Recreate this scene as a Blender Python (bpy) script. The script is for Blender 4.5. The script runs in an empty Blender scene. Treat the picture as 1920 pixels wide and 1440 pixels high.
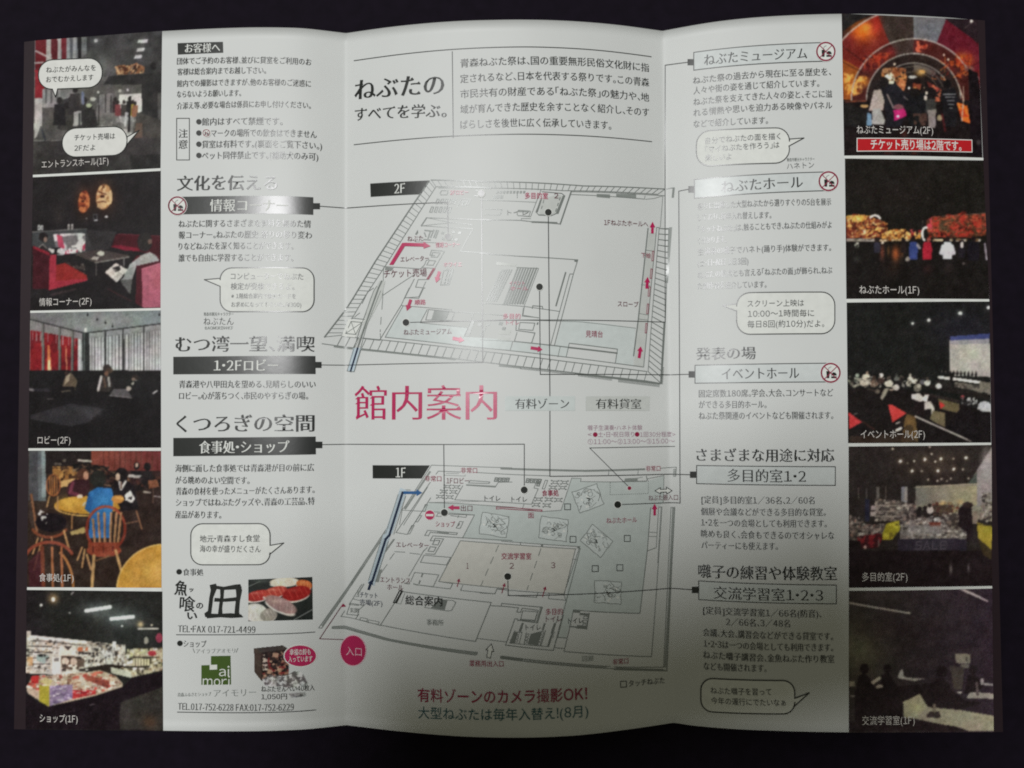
import bpy, bmesh, math, random
import numpy as np
from mathutils import Vector
from mathutils.geometry import tessellate_polygon

# ------------------------------------------------------------------ camera, light, exposure
scene = bpy.context.scene
C = scene.collection
D = 0.250                      # camera height above the table, metres
TILT = math.radians(2.25)
HALF = 0.637                   # tan of half the horizontal field of view
cam_d = bpy.data.cameras.new('camera'); cam_d.sensor_width = 36.0; cam_d.lens = 18.0 / HALF
cam_d.clip_start = 0.01; cam_d.clip_end = 20.0
cam = bpy.data.objects.new('camera', cam_d); C.objects.link(cam)
cam.location = (0.0, -D * math.sin(TILT), D * math.cos(TILT)); cam.rotation_euler = (TILT, 0, 0)
scene.camera = cam
scene.render.resolution_x, scene.render.resolution_y = 1024, 768

world = bpy.data.worlds.new('World'); scene.world = world; world.use_nodes = True
wb = world.node_tree.nodes['Background']
wb.inputs['Color'].default_value = (1.0, 0.97, 0.72, 1); wb.inputs['Strength'].default_value = 0.108

ld = bpy.data.lights.new('ceiling_lamp', 'POINT'); lamp = bpy.data.objects.new('ceiling_lamp', ld); C.objects.link(lamp)
lamp.location = (-0.35, 0.36, 1.50)
ld.energy = 66.0; ld.color = (1.0, 1.0, 1.0); ld.shadow_soft_size = 0.185

scene.view_settings.view_transform = 'Standard'; scene.view_settings.look = 'None'
scene.view_settings.exposure = 0.0; scene.view_settings.gamma = 1.0
scene.view_settings.use_curve_mapping = False
scene.cycles.use_denoising = False
scene.cycles.filter_width = 1.9
scene.cycles.max_bounces = 4

# ------------------------------------------------------------------ the bent sheet: height over the table
MM = 0.001
K = 2 * HALF * D / 1920.0      # metres per photo pixel at the table

def spline(xs, ys, xq):
    xs = np.array(xs, float); ys = np.array(ys, float); n = len(xs); h = np.diff(xs)
    A = np.zeros((n, n)); r = np.zeros(n); A[0, 0] = A[-1, -1] = 1
    for i in range(1, n - 1):
        A[i, i-1] = h[i-1]; A[i, i] = 2*(h[i-1]+h[i]); A[i, i+1] = h[i]
        r[i] = 6*((ys[i+1]-ys[i])/h[i] - (ys[i]-ys[i-1])/h[i-1])
    m = np.linalg.solve(A, r)
    i = np.clip(np.searchsorted(xs, xq) - 1, 0, n - 2)
    t = xq - xs[i]; u = xs[i+1] - xq; hh = h[i]
    return m[i]*u**3/(6*hh) + m[i+1]*t**3/(6*hh) + (ys[i]/hh - m[i]*hh/6)*u + (ys[i+1]/hh - m[i+1]*hh/6)*t

_px = np.arange(-200.0, 2121.0, 0.5)
PAN = [([20, 170, 303, 390, 467, 520, 567, 610, 649], [0.3, 1.8, 3.4, 4.4, 4.87, 4.72, 3.95, 2.45, 0.8]),
       ([649, 730, 807, 870, 940, 1000, 1060, 1110, 1175, 1253], [0.8, 4.7, 7.5, 8.95, 9.7, 9.7, 8.85, 7.6, 5.0, 0.8]),
       ([1253, 1290, 1340, 1413, 1500, 1592, 1713, 1845, 1900], [0.8, 3.0, 5.4, 7.8, 9.35, 9.95, 9.5, 7.6, 6.6])]
_z = np.where(_px < 649, spline(PAN[0][0], PAN[0][1], np.clip(_px, 20, 649)),
     np.where(_px < 1253, spline(PAN[1][0], PAN[1][1], np.clip(_px, 649, 1253)),
              spline(PAN[2][0], PAN[2][1], np.clip(_px, 1253, 1900))))
_k = np.exp(-0.5*(np.arange(-16, 17)*0.5/1.9)**2); _k /= _k.sum()
_z = np.convolve(np.pad(_z, 16, mode='edge'), _k, 'valid') * MM
_s = (_px - 960.0) * K * (1 - _z / D)

def height(x, y):
    return np.interp(x + 0.0085 * y, _s, _z)

def P(pts):
    """photo pixel -> point (x, y) of the sheet, seen along the camera's ray"""
    a = np.atleast_2d(np.array(pts, float))
    dx = (a[:, 0] - 960) / 960 * HALF; dy = -(a[:, 1] - 720) / 960 * HALF
    ct, st = math.cos(TILT), math.sin(TILT)
    vx, vy, vz = dx, dy*ct + st, dy*st - ct
    cx, cy, cz = cam.location
    z = np.zeros(len(a))
    for _ in range(30):
        t = (z - cz) / vz
        z = 0.5*z + 0.5*height(cx + vx*t, cy + vy*t)
    t = (z - cz) / vz
    return np.stack([cx + vx*t, cy + vy*t], 1)

# ------------------------------------------------------------------ materials
def srgb(c):
    c = np.array(c, float) / 255.0
    return np.where(c <= 0.04045, c / 12.92, ((c + 0.055) / 1.055) ** 2.4)

def principled(name, rgb, rough, spec):
    m = bpy.data.materials.new(name); m.use_nodes = True
    b = m.node_tree.nodes['Principled BSDF']
    b.inputs['Base Color'].default_value = (*rgb, 1); b.inputs['Roughness'].default_value = rough
    b.inputs['Specular IOR Level'].default_value = spec
    return m, b

def grain(m, b, rgb, amount, scale, bump=0.0, bscale=900.0):
    nt = m.node_tree; N = nt.nodes; L = nt.links
    tc = N.new('ShaderNodeTexCoord')
    nz = N.new('ShaderNodeTexNoise'); nz.inputs['Scale'].default_value = scale; nz.inputs['Detail'].default_value = 4
    L.new(tc.outputs['Object'], nz.inputs['Vector'])
    mx = N.new('ShaderNodeMix'); mx.data_type = 'RGBA'
    mx.inputs[6].default_value = (*[v*(1-amount) for v in rgb], 1); mx.inputs[7].default_value = (*[min(1, v*(1+amount)) for v in rgb], 1)
    L.new(nz.outputs['Fac'], mx.inputs[0]); L.new(mx.outputs[2], b.inputs['Base Color'])
    if bump:
        n2 = N.new('ShaderNodeTexNoise'); n2.inputs['Scale'].default_value = bscale; n2.inputs['Detail'].default_value = 3
        L.new(tc.outputs['Object'], n2.inputs['Vector'])
        bp = N.new('ShaderNodeBump'); bp.inputs['Strength'].default_value = bump; bp.inputs['Distance'].default_value = 0.0001
        L.new(n2.outputs['Fac'], bp.inputs['Height']); L.new(bp.outputs['Normal'], b.inputs['Normal'])

PAPER = (0.712, 0.735, 0.728)
mat_paper, _b = principled('coated_paper', PAPER, 0.48, 0.30); grain(mat_paper, _b, PAPER, 0.035, 60, 0.10, 700)
TABLE = (0.0069, 0.0042, 0.0098)
mat_table, _b = principled('black_tabletop', TABLE, 0.8, 0.12); grain(mat_table, _b, TABLE, 0.5, 240, 0.2, 1500)

INK = {}
def ink(name, rgb255, rough=0.29, spec=0.72):
    c = [float(v) for v in srgb(rgb255)]
    m, b = principled('ink_' + name, c, rough, spec*(1-min(1, 1.25*c[1]))+0.22*min(1, 1.25*c[1])); grain(m, b, c, 0.10, 500, 0.12, 500); INK[name] = m
ink('black', (30, 34, 32)); ink('text', (30, 35, 33)); ink('grey', (126, 132, 129)); ink('pale_grey', (146, 152, 149))
ink('light_grey', (206, 210, 207)); ink('magenta', (192, 32, 94)); ink('dark_magenta', (152, 28, 70)); ink('pink', (214, 128, 150))
ink('brown', (104, 40, 58)); ink('red', (196, 24, 36)); ink('teal_zone', (213, 221, 220)); ink('sand_zone', (217, 217, 211))
ink('hall_zone', (203, 212, 210)); ink('bar_tint', (217, 223, 223)); ink('navy', (36, 62, 74)); ink('teal', (28, 92, 100))
ink('blue', (42, 96, 152)); ink('deep_blue', (28, 44, 72)); ink('pale_blue', (196, 212, 222)); ink('green', (70, 96, 36))
ink('mauve', (168, 138, 152)); ink('white', (232, 235, 231), 0.48, 0.3); ink('cream', (230, 231, 227), 0.48, 0.3)
ink('night', (44, 32, 38), 0.45, 0.25); ink('caption', (222, 218, 214), 0.4, 0.4); ink('blush', (240, 200, 214))

# ------------------------------------------------------------------ glyphs (built-in font; 'serif' thins the horizontals and adds triangular stroke ends)
_GC = {}
# stroke weight per style: how far upright edges move out, how far level edges move out (negative = in), in ems
WEIGHT = {'serif': (0.012, -0.012), 'serif_bold': (0.026, -0.010), 'bold': (0.014, 0.014), 'heavy': (0.028, 0.028), 'light': (-0.011, -0.011)}
def glyph(ch, style):
    key = (ch, style)
    if key not in _GC:
        for f in (1.0, 0.75, 0.5, 0.3, 0.12, 0.0):      # a crowded character whose outlines would touch gets less change of weight
            V, F, ok = weighted_glyph(ch, style, f)
            if ok: break
        _GC[key] = (V, F)
    return _GC[key]

def weighted_glyph(ch, style, amount):
    expect = None
    cu = bpy.data.curves.new('glyph', 'FONT'); cu.size = 1.0; cu.resolution_u = 3
    cu.body = chr(ord(ch)+0xFEE0) if ch.isascii() and (ch.isalnum() or ch in '!/') else ch
    ob = bpy.data.objects.new('glyph', cu); C.objects.link(ob)
    dg = bpy.context.evaluated_depsgraph_get(); extra = []; o2 = None
    if style in WEIGHT:
        cc = ob.to_curve(dg).copy(); ob.to_curve_clear()
        polys = [np.array([(p.co.x, p.co.y) for p in s.bezier_points]) for s in cc.splines]
        def area(p): q = np.roll(p, -1, 0); return 0.5*np.sum(p[:, 0]*q[:, 1]-q[:, 0]*p[:, 1])
        ars = [area(p) if len(p) > 2 else 0 for p in polys]; npts = sum(len(p) for p in polys)
        sg = 1.0 if (max(ars, key=abs) if ars else 1) > 0 else -1.0     # >0: outline runs counter-clockwise, outward normal is (dy, -dx)
        wx, wy = WEIGHT[style]; dense = 1.0 if npts < 44 else (0.7 if npts < 70 else 0.45)   # dense characters change less, or their counters close
        wx *= dense*amount; wy *= dense*amount
        for s in cc.splines:
            bp = s.bezier_points; n = len(bp); o = [p.co.copy() for p in bp]; sh = []
            for i in range(n):
                p = bp[i]; N = []
                for d, alt in ((p.co - p.handle_left, o[i]-o[i-1]), (p.handle_right - p.co, o[(i+1) % n]-o[i])):
                    if d.length < 1e-6: d = alt
                    if d.length < 1e-6: continue
                    nx, ny = d.y/d.length*sg, -d.x/d.length*sg; N.append((nx, ny, wx*nx*nx + wy*ny*ny))
                if not N: sh.append((0, 0)); continue
                if len(N) == 2:
                    a, b = N; det = a[0]*b[1]-a[1]*b[0]
                    if abs(det) > 0.35: sx, sy = (a[2]*b[1]-b[2]*a[1])/det, (a[0]*b[2]-b[0]*a[2])/det
                    else: sx, sy = 0.5*(a[0]*a[2]+b[0]*b[2]), 0.5*(a[1]*a[2]+b[1]*b[2])
                else: sx, sy = N[0][0]*N[0][2], N[0][1]*N[0][2]
                L = math.hypot(sx, sy); m = 1.6*max(abs(wx), abs(wy)); f = min(1, m/L) if L > 0 else 0; sh.append((sx*f, sy*f))
            if style in ('serif', 'serif_bold'):                    # a small triangle where a level stroke ends on the right
                for i in range(n):
                    a, b = o[i], o[(i+1) % n]; e = b - a
                    if e.length < 1e-5 or e.length > 0.13: continue
                    if e.y/e.length*sg > 0.97:
                        pa = a - o[i-1]; nb = o[(i+2) % n] - b
                        if pa.length > 0.12 and nb.length > 0.08 and abs(pa.x) > 0.97*pa.length and abs(nb.x) > 0.95*nb.length:
                            yt = max(a.y, b.y) + wy - 0.004; x = max(a.x, b.x); extra.append([(x-0.125, yt), (x+0.012, yt), (x-0.035, yt+0.072)])
            for i in range(n):
                p = bp[i]; d = Vector((sh[i][0], sh[i][1], 0)); hl, hr, co = p.handle_left + d, p.handle_right + d, p.co + d
                p.handle_left_type = p.handle_right_type = 'FREE'; p.co, p.handle_left, p.handle_right = co, hl, hr
        expect = 0.0
        for s in cc.splines:
            q = []; b = s.bezier_points
            for i in range(len(b)):
                p0, p1, p2, p3 = b[i].co, b[i].handle_right, b[(i+1) % len(b)].handle_left, b[(i+1) % len(b)].co
                for t in (0, 1/3, 2/3): u = 1-t; v = p0*u**3 + p1*3*u*u*t + p2*3*u*t*t + p3*t**3; q.append((v.x, v.y))
            expect += area(np.array(q))*sg
        cc.dimensions = '2D'; cc.fill_mode = 'BOTH'; cc.resolution_u = 3
        o2 = bpy.data.objects.new('glyph', cc); C.objects.link(o2)
        dg = bpy.context.evaluated_depsgraph_get(); me = o2.evaluated_get(dg).to_mesh()
    else: me = ob.evaluated_get(dg).to_mesh()
    V = np.array([(v.co.x, v.co.y) for v in me.vertices]).reshape(-1, 2)
    F = [tuple(p.vertices) for p in me.polygons]
    got = sum(abs(0.5*np.sum(V[list(f)][:, 0]*np.roll(V[list(f)][:, 1], -1)-np.roll(V[list(f)][:, 0], -1)*V[list(f)][:, 1])) for f in F) if len(F) else 0
    ok = expect is None or abs(got-expect) < 0.025*abs(expect)
    for tri in extra:
        b = len(V); V = np.vstack([V, np.array(tri)]); F.append((b, b+1, b+2))
    bpy.data.objects.remove(ob)
    if o2: bpy.data.objects.remove(o2)
    return V, F, ok

HALFW = '、。「」()()・,.:[]<>!'
def layout(text, style):
    """list of (glyph, x offset) and the total width in ems"""
    out = []; x = 0.0
    for ch in text:
        if ch == ' ': x += 0.32; continue
        V, F = glyph(ch, style)
        if len(V) == 0: x += 0.5; continue
        x0, x1 = V[:, 0].min(), V[:, 0].max()
        if ch in HALFW or ord(ch) < 0x2000:
            out.append((V, F, x + 0.06 - x0)); x += (x1 - x0) + 0.12
        else:
            out.append((V, F, x)); x += 1.0
    return out, x

# ------------------------------------------------------------------ printed artwork: collects shapes, becomes ONE mesh lying on the sheet
LAY = 0.00004
class Art:
    def __init__(s): s.v = []; s.f = []; s.m = []; s.mats = []; s.n = 0
    def mi(s, mat):
        m = INK[mat] if isinstance(mat, str) else mat
        if m not in s.mats: s.mats.append(m)
        return s.mats.index(m)
    def add(s, xy, faces, mat, layer):
        xy = np.asarray(xy, float); k = s.mi(mat)
        s.v.append(np.column_stack([xy, np.full(len(xy), layer*LAY)]))
        for f in faces: s.f.append(tuple(i + s.n for i in f)); s.m.append(k)
        s.n += len(xy)
    def polyw(s, w, mat, layer, step=0.0011):
        """polygon in sheet coordinates, cut into strips so that it follows the bend"""
        tris = tessellate_polygon([[Vector((p[0], p[1], 0)) for p in w]])
        bm = bmesh.new(); vs = [bm.verts.new((p[0], p[1], 0)) for p in w]
        for t in tris:
            try: bm.faces.new([vs[i] for i in t])
            except ValueError: pass
        x0, x1 = min(p[0] for p in w), max(p[0] for p in w)
        x = math.ceil(x0/step)*step
        while x < x1:
            bmesh.ops.bisect_plane(bm, geom=bm.verts[:]+bm.edges[:]+bm.faces[:], dist=1e-7, plane_co=(x, 0, 0), plane_no=(1, 0, 0)); x += step
        bm.verts.index_update()
        s.add([(v.co.x, v.co.y) for v in bm.verts], [tuple(v.index for v in f.verts) for f in bm.faces], mat, layer); bm.free()
    def poly(s, pts, mat, layer=1): s.polyw(P(pts), mat, layer)
    def line(s, pts, w, mat, layer=2, closed=False, dash=None):
        q = [tuple(p) for p in P(pts)]
        if closed: q.append(q[0])
        w = w*K*0.97
        for a, b in zip(q[:-1], q[1:]):
            a = np.array(a); b = np.array(b); L = np.linalg.norm(b-a)
            if L < 1e-7: continue
            t = (b-a)/L; n = np.array([-t[1], t[0]])*w/2
            segs = [(0, L)]
            if dash:
                on, off = dash[0]*K, dash[1]*K; segs = []; u = 0
                while u < L: segs.append((u, min(L, u+on))); u += on+off
            else: segs = [(-w/2*0.9, L+w/2*0.9)]
            for u0, u1 in segs:
                k = max(1, int((u1-u0)/0.0012)); tt = np.linspace(u0, u1, k+1)
                c = a + np.outer(tt, t)
                xy = np.vstack([c+n, c-n])
                s.add(xy, [(i, k+1+i, k+2+i, i+1) for i in range(k)], mat, layer)
    def ellipse(s, cx, cy, rx, ry, mat, layer=2, n=36):
        s.poly([(cx+rx*math.cos(6.28318*i/n), cy+ry*math.sin(6.28318*i/n)) for i in range(n)], mat, layer)
    def ring(s, cx, cy, r, w, mat, layer=2, n=40, ry=None):
        ry = ry or r
        s.line([(cx+r*math.cos(6.28318*i/n), cy+ry*math.sin(6.28318*i/n)) for i in range(n)], w, mat, layer, closed=True)
    def text(s, t, x0, yc, x1, size, mat='text', style='serif', layer=3, y1=None):
        gl, wd = layout(t, style)
        a = P([(x0, yc)])[0]; b = P([(x1, y1 if y1 is not None else yc)])[0]
        if y1 is None: b[1] = a[1] - 0.0085*(a[0]-b[0])*-1*0 
        d = b - a; L = np.linalg.norm(d); ux = d / L; uy = np.array([-ux[1], ux[0]])
        if gl:
            lo = min(V[:, 0].min()+o for V, F, o in gl); hi = max(V[:, 0].max()+o for V, F, o in gl)
        sx = L/(hi-lo); sy = size*K*0.97
        for V, F, o in gl:
            X = (V[:, 0]+o-lo)*sx; Y = (V[:, 1]-0.38)*sy
            s.add(a + np.outer(X, ux) + np.outer(Y, uy), F, mat, layer)
    def arrow(s, a, b, w, head, hw, mat, layer=3):
        a = np.array(a, float); b = np.array(b, float); L = np.linalg.norm(b-a); t = (b-a)/L; n = np.array([-t[1], t[0]]); c = b-t*head
        s.poly([a+n*w/2, c+n*w/2, c+n*hw/2, b, c-n*hw/2, c-n*w/2, a-n*w/2], mat, layer)
    def arrow_outline(s, a, b, w, head, hw, lw, mat, layer=3):
        a = np.array(a, float); b = np.array(b, float); L = np.linalg.norm(b-a); t = (b-a)/L; n = np.array([-t[1], t[0]]); c = b-t*head
        pts = [a+n*w/2, c+n*w/2, c+n*hw/2, b, c-n*hw/2, c-n*w/2, a-n*w/2]
        s.poly(pts, 'white', layer-1); s.line(pts, lw, mat, layer, closed=True)
    def build(s, name, parent, label=None):
        me = bpy.data.meshes.new(name)
        V = np.vstack(s.v); z = height(V[:, 0], V[:, 1]) + V[:, 2] + 0.00002
        me.from_pydata(np.column_stack([V[:, 0], V[:, 1], z]).tolist(), [], s.f)
        for m in s.mats: me.materials.append(m)
        me.polygons.foreach_set('material_index', s.m)
        me.polygons.foreach_set('use_smooth', [True]*len(s.f))
        # every face looks up
        bm = bmesh.new(); bm.from_mesh(me); bm.normal_update()
        bad = [f for f in bm.faces if f.normal.z < 0]
        if bad: bmesh.ops.reverse_faces(bm, faces=bad)
        bm.to_mesh(me); bm.free(); me.update()
        o = bpy.data.objects.new(name, me); C.objects.link(o); o.parent = parent
        if label: o['label'] = label
        return o

def bubble_pts(x0, y0, x1, y1, r, tilt=0.0, tail=None, n=7):
    """rounded box outline; tilt lowers the right side by that many pixels; tail = (side, u0, u1, tip)"""
    pts = []
    def corner(cx, cy, a0):
        for i in range(n+1):
            a = math.radians(a0 + 90*i/n); pts.append((cx + r*math.cos(a), cy + r*math.sin(a)))
    if tail and tail[0] == 'right':
        pass
    corner(x1-r, y0+r, -90)
    if tail and tail[0] == 'right': pts += [(x1, tail[1]), tail[3], (x1-1, tail[2])]
    corner(x1-r, y1-r, 0)
    if tail and tail[0] == 'bottom': pts += [(tail[2], y1), tail[3], (tail[1], y1)]
    corner(x0+r, y1-r, 90)
    if tail and tail[0] == 'left': pts += [(x0, tail[2]), tail[3], (x0, tail[1])]
    corner(x0+r, y0+r, 180)
    out = []
    for p in pts:
        if tail and p == tail[3]: out.append(p)
        else: out.append((p[0], p[1] + tilt*(p[0]-x0)/(x1-x0)))
    return out

def zoomed(ox, oy, s): return lambda *pts: [(ox + p[0]/s, oy + p[1]/s) for p in pts]
# ------------------------------------------------------------------ printed photographs: a fine grid of coloured points, drawn shape by shape
def noise2(n, m, cell, rng):
    a = rng.random((n//cell+3, m//cell+3)); ys = np.arange(n)/cell; xs = np.arange(m)/cell
    yi, xi = ys.astype(int), xs.astype(int); fy, fx = (ys-yi)[:, None], (xs-xi)[None, :]
    fy, fx = fy*fy*(3-2*fy), fx*fx*(3-2*fx)
    return (a[yi][:, xi]*(1-fy)*(1-fx) + a[yi+1][:, xi]*fy*(1-fx) + a[yi][:, xi+1]*(1-fy)*fx + a[yi+1][:, xi+1]*fy*fx)

class Pic:
    """quad: four photo pixels (TL, TR, BR, BL); shapes are given in a magnified frame (origin ox, oy, scale s)"""
    def __init__(s, quad, ox, oy, sc, base, seed=1, n=190, m=190):
        s.quad = np.array(quad, float); s.n, s.m = n, m; s.rng = np.random.default_rng(seed)
        v = np.linspace(0, 1, n)[:, None]; u = np.linspace(0, 1, m)[None, :]; q = s.quad
        s.px = (q[0, 0]*(1-u)+q[1, 0]*u)*(1-v) + (q[3, 0]*(1-u)+q[2, 0]*u)*v
        s.py = (q[0, 1]*(1-u)+q[1, 1]*u)*(1-v) + (q[3, 1]*(1-u)+q[2, 1]*u)*v
        s.X = (s.px-ox)*sc; s.Y = (s.py-oy)*sc; s.sc = sc
        s.im = np.ones((n, m, 3))*np.array(base, float); s.keep = None
    def mix(s, mask, c, a=1.0):
        w = (mask.astype(float)*a)[..., None]; s.im = s.im*(1-w) + np.array(c, float)*w
    def polym(s, pts):
        p = np.array(pts, float); ins = np.zeros(s.X.shape, bool); j = len(p)-1
        for i in range(len(p)):
            (xi, yi), (xj, yj) = p[i], p[j]
            if yi != yj:
                c = ((yi > s.Y) != (yj > s.Y)) & (s.X < (xj-xi)*(s.Y-yi)/(yj-yi)+xi); ins ^= c
            j = i
        return ins
    def poly(s, pts, c, a=1.0): s.mix(s.polym(pts), c, a)
    def rect(s, x0, y0, x1, y1, c, a=1.0): s.mix((s.X > x0) & (s.X < x1) & (s.Y > y0) & (s.Y < y1), c, a)
    def ell(s, cx, cy, rx, ry, c, a=1.0, soft=0.0, rot=0.0):
        dx, dy = s.X-cx, s.Y-cy
        if rot: cr, sr = math.cos(rot), math.sin(rot); dx, dy = dx*cr+dy*sr, -dx*sr+dy*cr
        d = np.sqrt((dx/rx)**2 + (dy/ry)**2)
        s.mix(np.clip((1+soft-d)/(2*soft), 0, 1) if soft else d < 1, c, a)
    def glow(s, cx, cy, rx, ry, c, a=1.0):
        d = ((s.X-cx)/rx)**2 + ((s.Y-cy)/ry)**2; s.mix(np.exp(-d*1.6), c, a)
    def line(s, pts, w, c, a=1.0):
        for (x0, y0), (x1, y1) in zip(pts[:-1], pts[1:]):
            L = (x1-x0)**2+(y1-y0)**2 + 1e-9; t = np.clip(((s.X-x0)*(x1-x0)+(s.Y-y0)*(y1-y0))/L, 0, 1)
            d = np.hypot(s.X-(x0+t*(x1-x0)), s.Y-(y0+t*(y1-y0))); s.mix(np.clip((w/2-d)/3+0.5, 0, 1), c, a)
    def arc(s, cx, cy, rx, ry, w, c, a0=0, a1=360, a=1.0):
        s.line([(cx+rx*math.cos(math.radians(t)), cy-ry*math.sin(math.radians(t))) for t in np.linspace(a0, a1, 40)], w, c, a)
    def gradx(s, x0, x1, c0, c1, mask=None, a=1.0):
        t = np.clip((s.X-x0)/(x1-x0), 0, 1)[..., None]; col = np.array(c0)*(1-t)+np.array(c1)*t
        w = (np.ones(s.X.shape) if mask is None else mask.astype(float))[..., None]*a; s.im = s.im*(1-w)+col*w
    def grady(s, y0, y1, c0, c1, mask=None, a=1.0):
        t = np.clip((s.Y-y0)/(y1-y0), 0, 1)[..., None]; col = np.array(c0)*(1-t)+np.array(c1)*t
        w = (np.ones(s.X.shape) if mask is None else mask.astype(float))[..., None]*a; s.im = s.im*(1-w)+col*w
    def clutter(s, mask_pts, n, cols, w0, w1, h0, h1, a=0.9):
        """n small goods of random size and colour inside a polygon"""
        p = np.array(mask_pts, float); x0, y0 = p.min(0); x1, y1 = p.max(0); M = s.polym(mask_pts); r = s.rng
        for _ in range(n):
            x, y = r.uniform(x0, x1), r.uniform(y0, y1); w, h = r.uniform(w0, w1), r.uniform(h0, h1)
            c = np.array(cols[r.integers(len(cols))], float)*r.uniform(0.75, 1.12)
            if r.random() < 0.45: m = ((s.X-x)/(w/2))**2+((s.Y-y)/(h/2))**2 < 1
            else:
                k = r.uniform(-0.25, 0.25); m = (abs(s.X-x) < w/2) & (abs(s.Y-y-k*(s.X-x)) < h/2)
            s.mix(m & M, c, a)
    def rags(s, pts, cols, cell=6, th=0.5, a=1.0):
        """patches of colour with ragged outlines inside a polygon"""
        M = s.polym(pts)
        for k, c in enumerate(cols):
            nz = noise2(s.n, s.m, cell, s.rng)*0.65 + noise2(s.n, s.m, max(2, cell//2), s.rng)*0.35
            s.mix(M & (nz > th), c, a)
    def mottle(s, amt, cell=5):
        nz = noise2(s.n, s.m, cell, s.rng)-0.5; s.im = s.im + (nz*amt)[..., None]
    def strokes(s, pts, n, cols, l0, l1, w0, w1, a=0.85):
        """n short bent brush lines inside a polygon"""
        p = np.array(pts, float); x0, y0 = p.min(0); x1, y1 = p.max(0); M = s.polym(pts); r = s.rng; keep = s.im.copy()
        for _ in range(n):
            x, y = r.uniform(x0, x1), r.uniform(y0, y1); t = r.uniform(0, 6.28); L = r.uniform(l0, l1); b = r.uniform(-1.2, 1.2)
            q = [(x, y), (x+L*.5*math.cos(t), y+L*.5*math.sin(t)), (x+L*.5*(math.cos(t)+math.cos(t+b)), y+L*.5*(math.sin(t)+math.sin(t+b)))]
            s.line(q, r.uniform(w0, w1), np.array(cols[r.integers(len(cols))], float)*r.uniform(.8, 1.1), a)
        s.im = np.where(M[..., None], s.im, keep)
    def texture(s, amt=0.16):
        """uneven print density at several sizes, so that no area stays one flat tone"""
        f = sum(noise2(s.n, s.m, c, s.rng)*w for c, w in ((24, .16), (11, .24), (5, .32), (2, .28)))-0.5
        s.im = s.im*(1+f*2*amt)[..., None] + (f*10)[..., None]
        for k in range(3): s.im[..., k] *= 1+(noise2(s.n, s.m, 14, s.rng)-.5)*amt*0.35
    def grain(s, amt):
        s.soften(1); s.texture(); s.im = s.im + s.rng.normal(0, amt, (s.n, s.m, 1)) + s.rng.normal(0, amt*0.5, (s.n, s.m, 3))
    def soften(s, k=1):
        for _ in range(k):
            a = np.pad(s.im, ((1, 1), (1, 1), (0, 0)), mode='edge')
            s.im = (a[1:-1, 1:-1]*2 + a[:-2, 1:-1] + a[2:, 1:-1] + a[1:-1, :-2] + a[1:-1, 2:])/6
    def build(s, name, parent, gain=1.6, layer=1, rough=0.32, spec=0.22):
        w = P(np.column_stack([s.px.ravel(), s.py.ravel()])); z = height(w[:, 0], w[:, 1]) + layer*LAY + 0.00002
        n, m = s.n, s.m; idx = np.arange(n*m).reshape(n, m)
        F = np.stack([idx[1:, :-1], idx[1:, 1:], idx[:-1, 1:], idx[:-1, :-1]], -1)
        if s.keep is not None: F = F[s.keep[:-1, :-1]]
        F = F.reshape(-1, 4)
        me = bpy.data.meshes.new(name); me.from_pydata(np.column_stack([w, z]).tolist(), [], F.tolist())
        im = np.clip(s.im, 0, 255); g = im.mean(-1, keepdims=True); im = np.clip(g + (im-g)*0.88, 0, 255)
        col = np.clip(srgb(im)*gain, 0.003, 0.85).reshape(-1, 3)
        at = me.color_attributes.new('print', 'FLOAT_COLOR', 'POINT')
        at.data.foreach_set('color', np.column_stack([col, np.ones(len(col))]).ravel())
        me.polygons.foreach_set('use_smooth', [True]*len(F)); me.update()
        key = 'photo_print'
        if key not in INK:
            mt, b = principled(key, (0.1, 0.1, 0.1), rough, spec)
            an = mt.node_tree.nodes.new('ShaderNodeAttribute'); an.attribute_name = 'print'
            mt.node_tree.links.new(an.outputs['Color'], b.inputs['Base Color'])
            tc = mt.node_tree.nodes.new('ShaderNodeTexCoord'); n2 = mt.node_tree.nodes.new('ShaderNodeTexNoise'); n2.inputs['Scale'].default_value = 600
            bp = mt.node_tree.nodes.new('ShaderNodeBump'); bp.inputs['Strength'].default_value = 0.1; bp.inputs['Distance'].default_value = 0.0001
            mt.node_tree.links.new(tc.outputs['Object'], n2.inputs['Vector']); mt.node_tree.links.new(n2.outputs['Fac'], bp.inputs['Height'])
            mt.node_tree.links.new(bp.outputs['Normal'], b.inputs['Normal']); INK[key] = mt
        me.materials.append(INK[key])
        o = bpy.data.objects.new(name, me); C.objects.link(o); o.parent = parent
        return o

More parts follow.
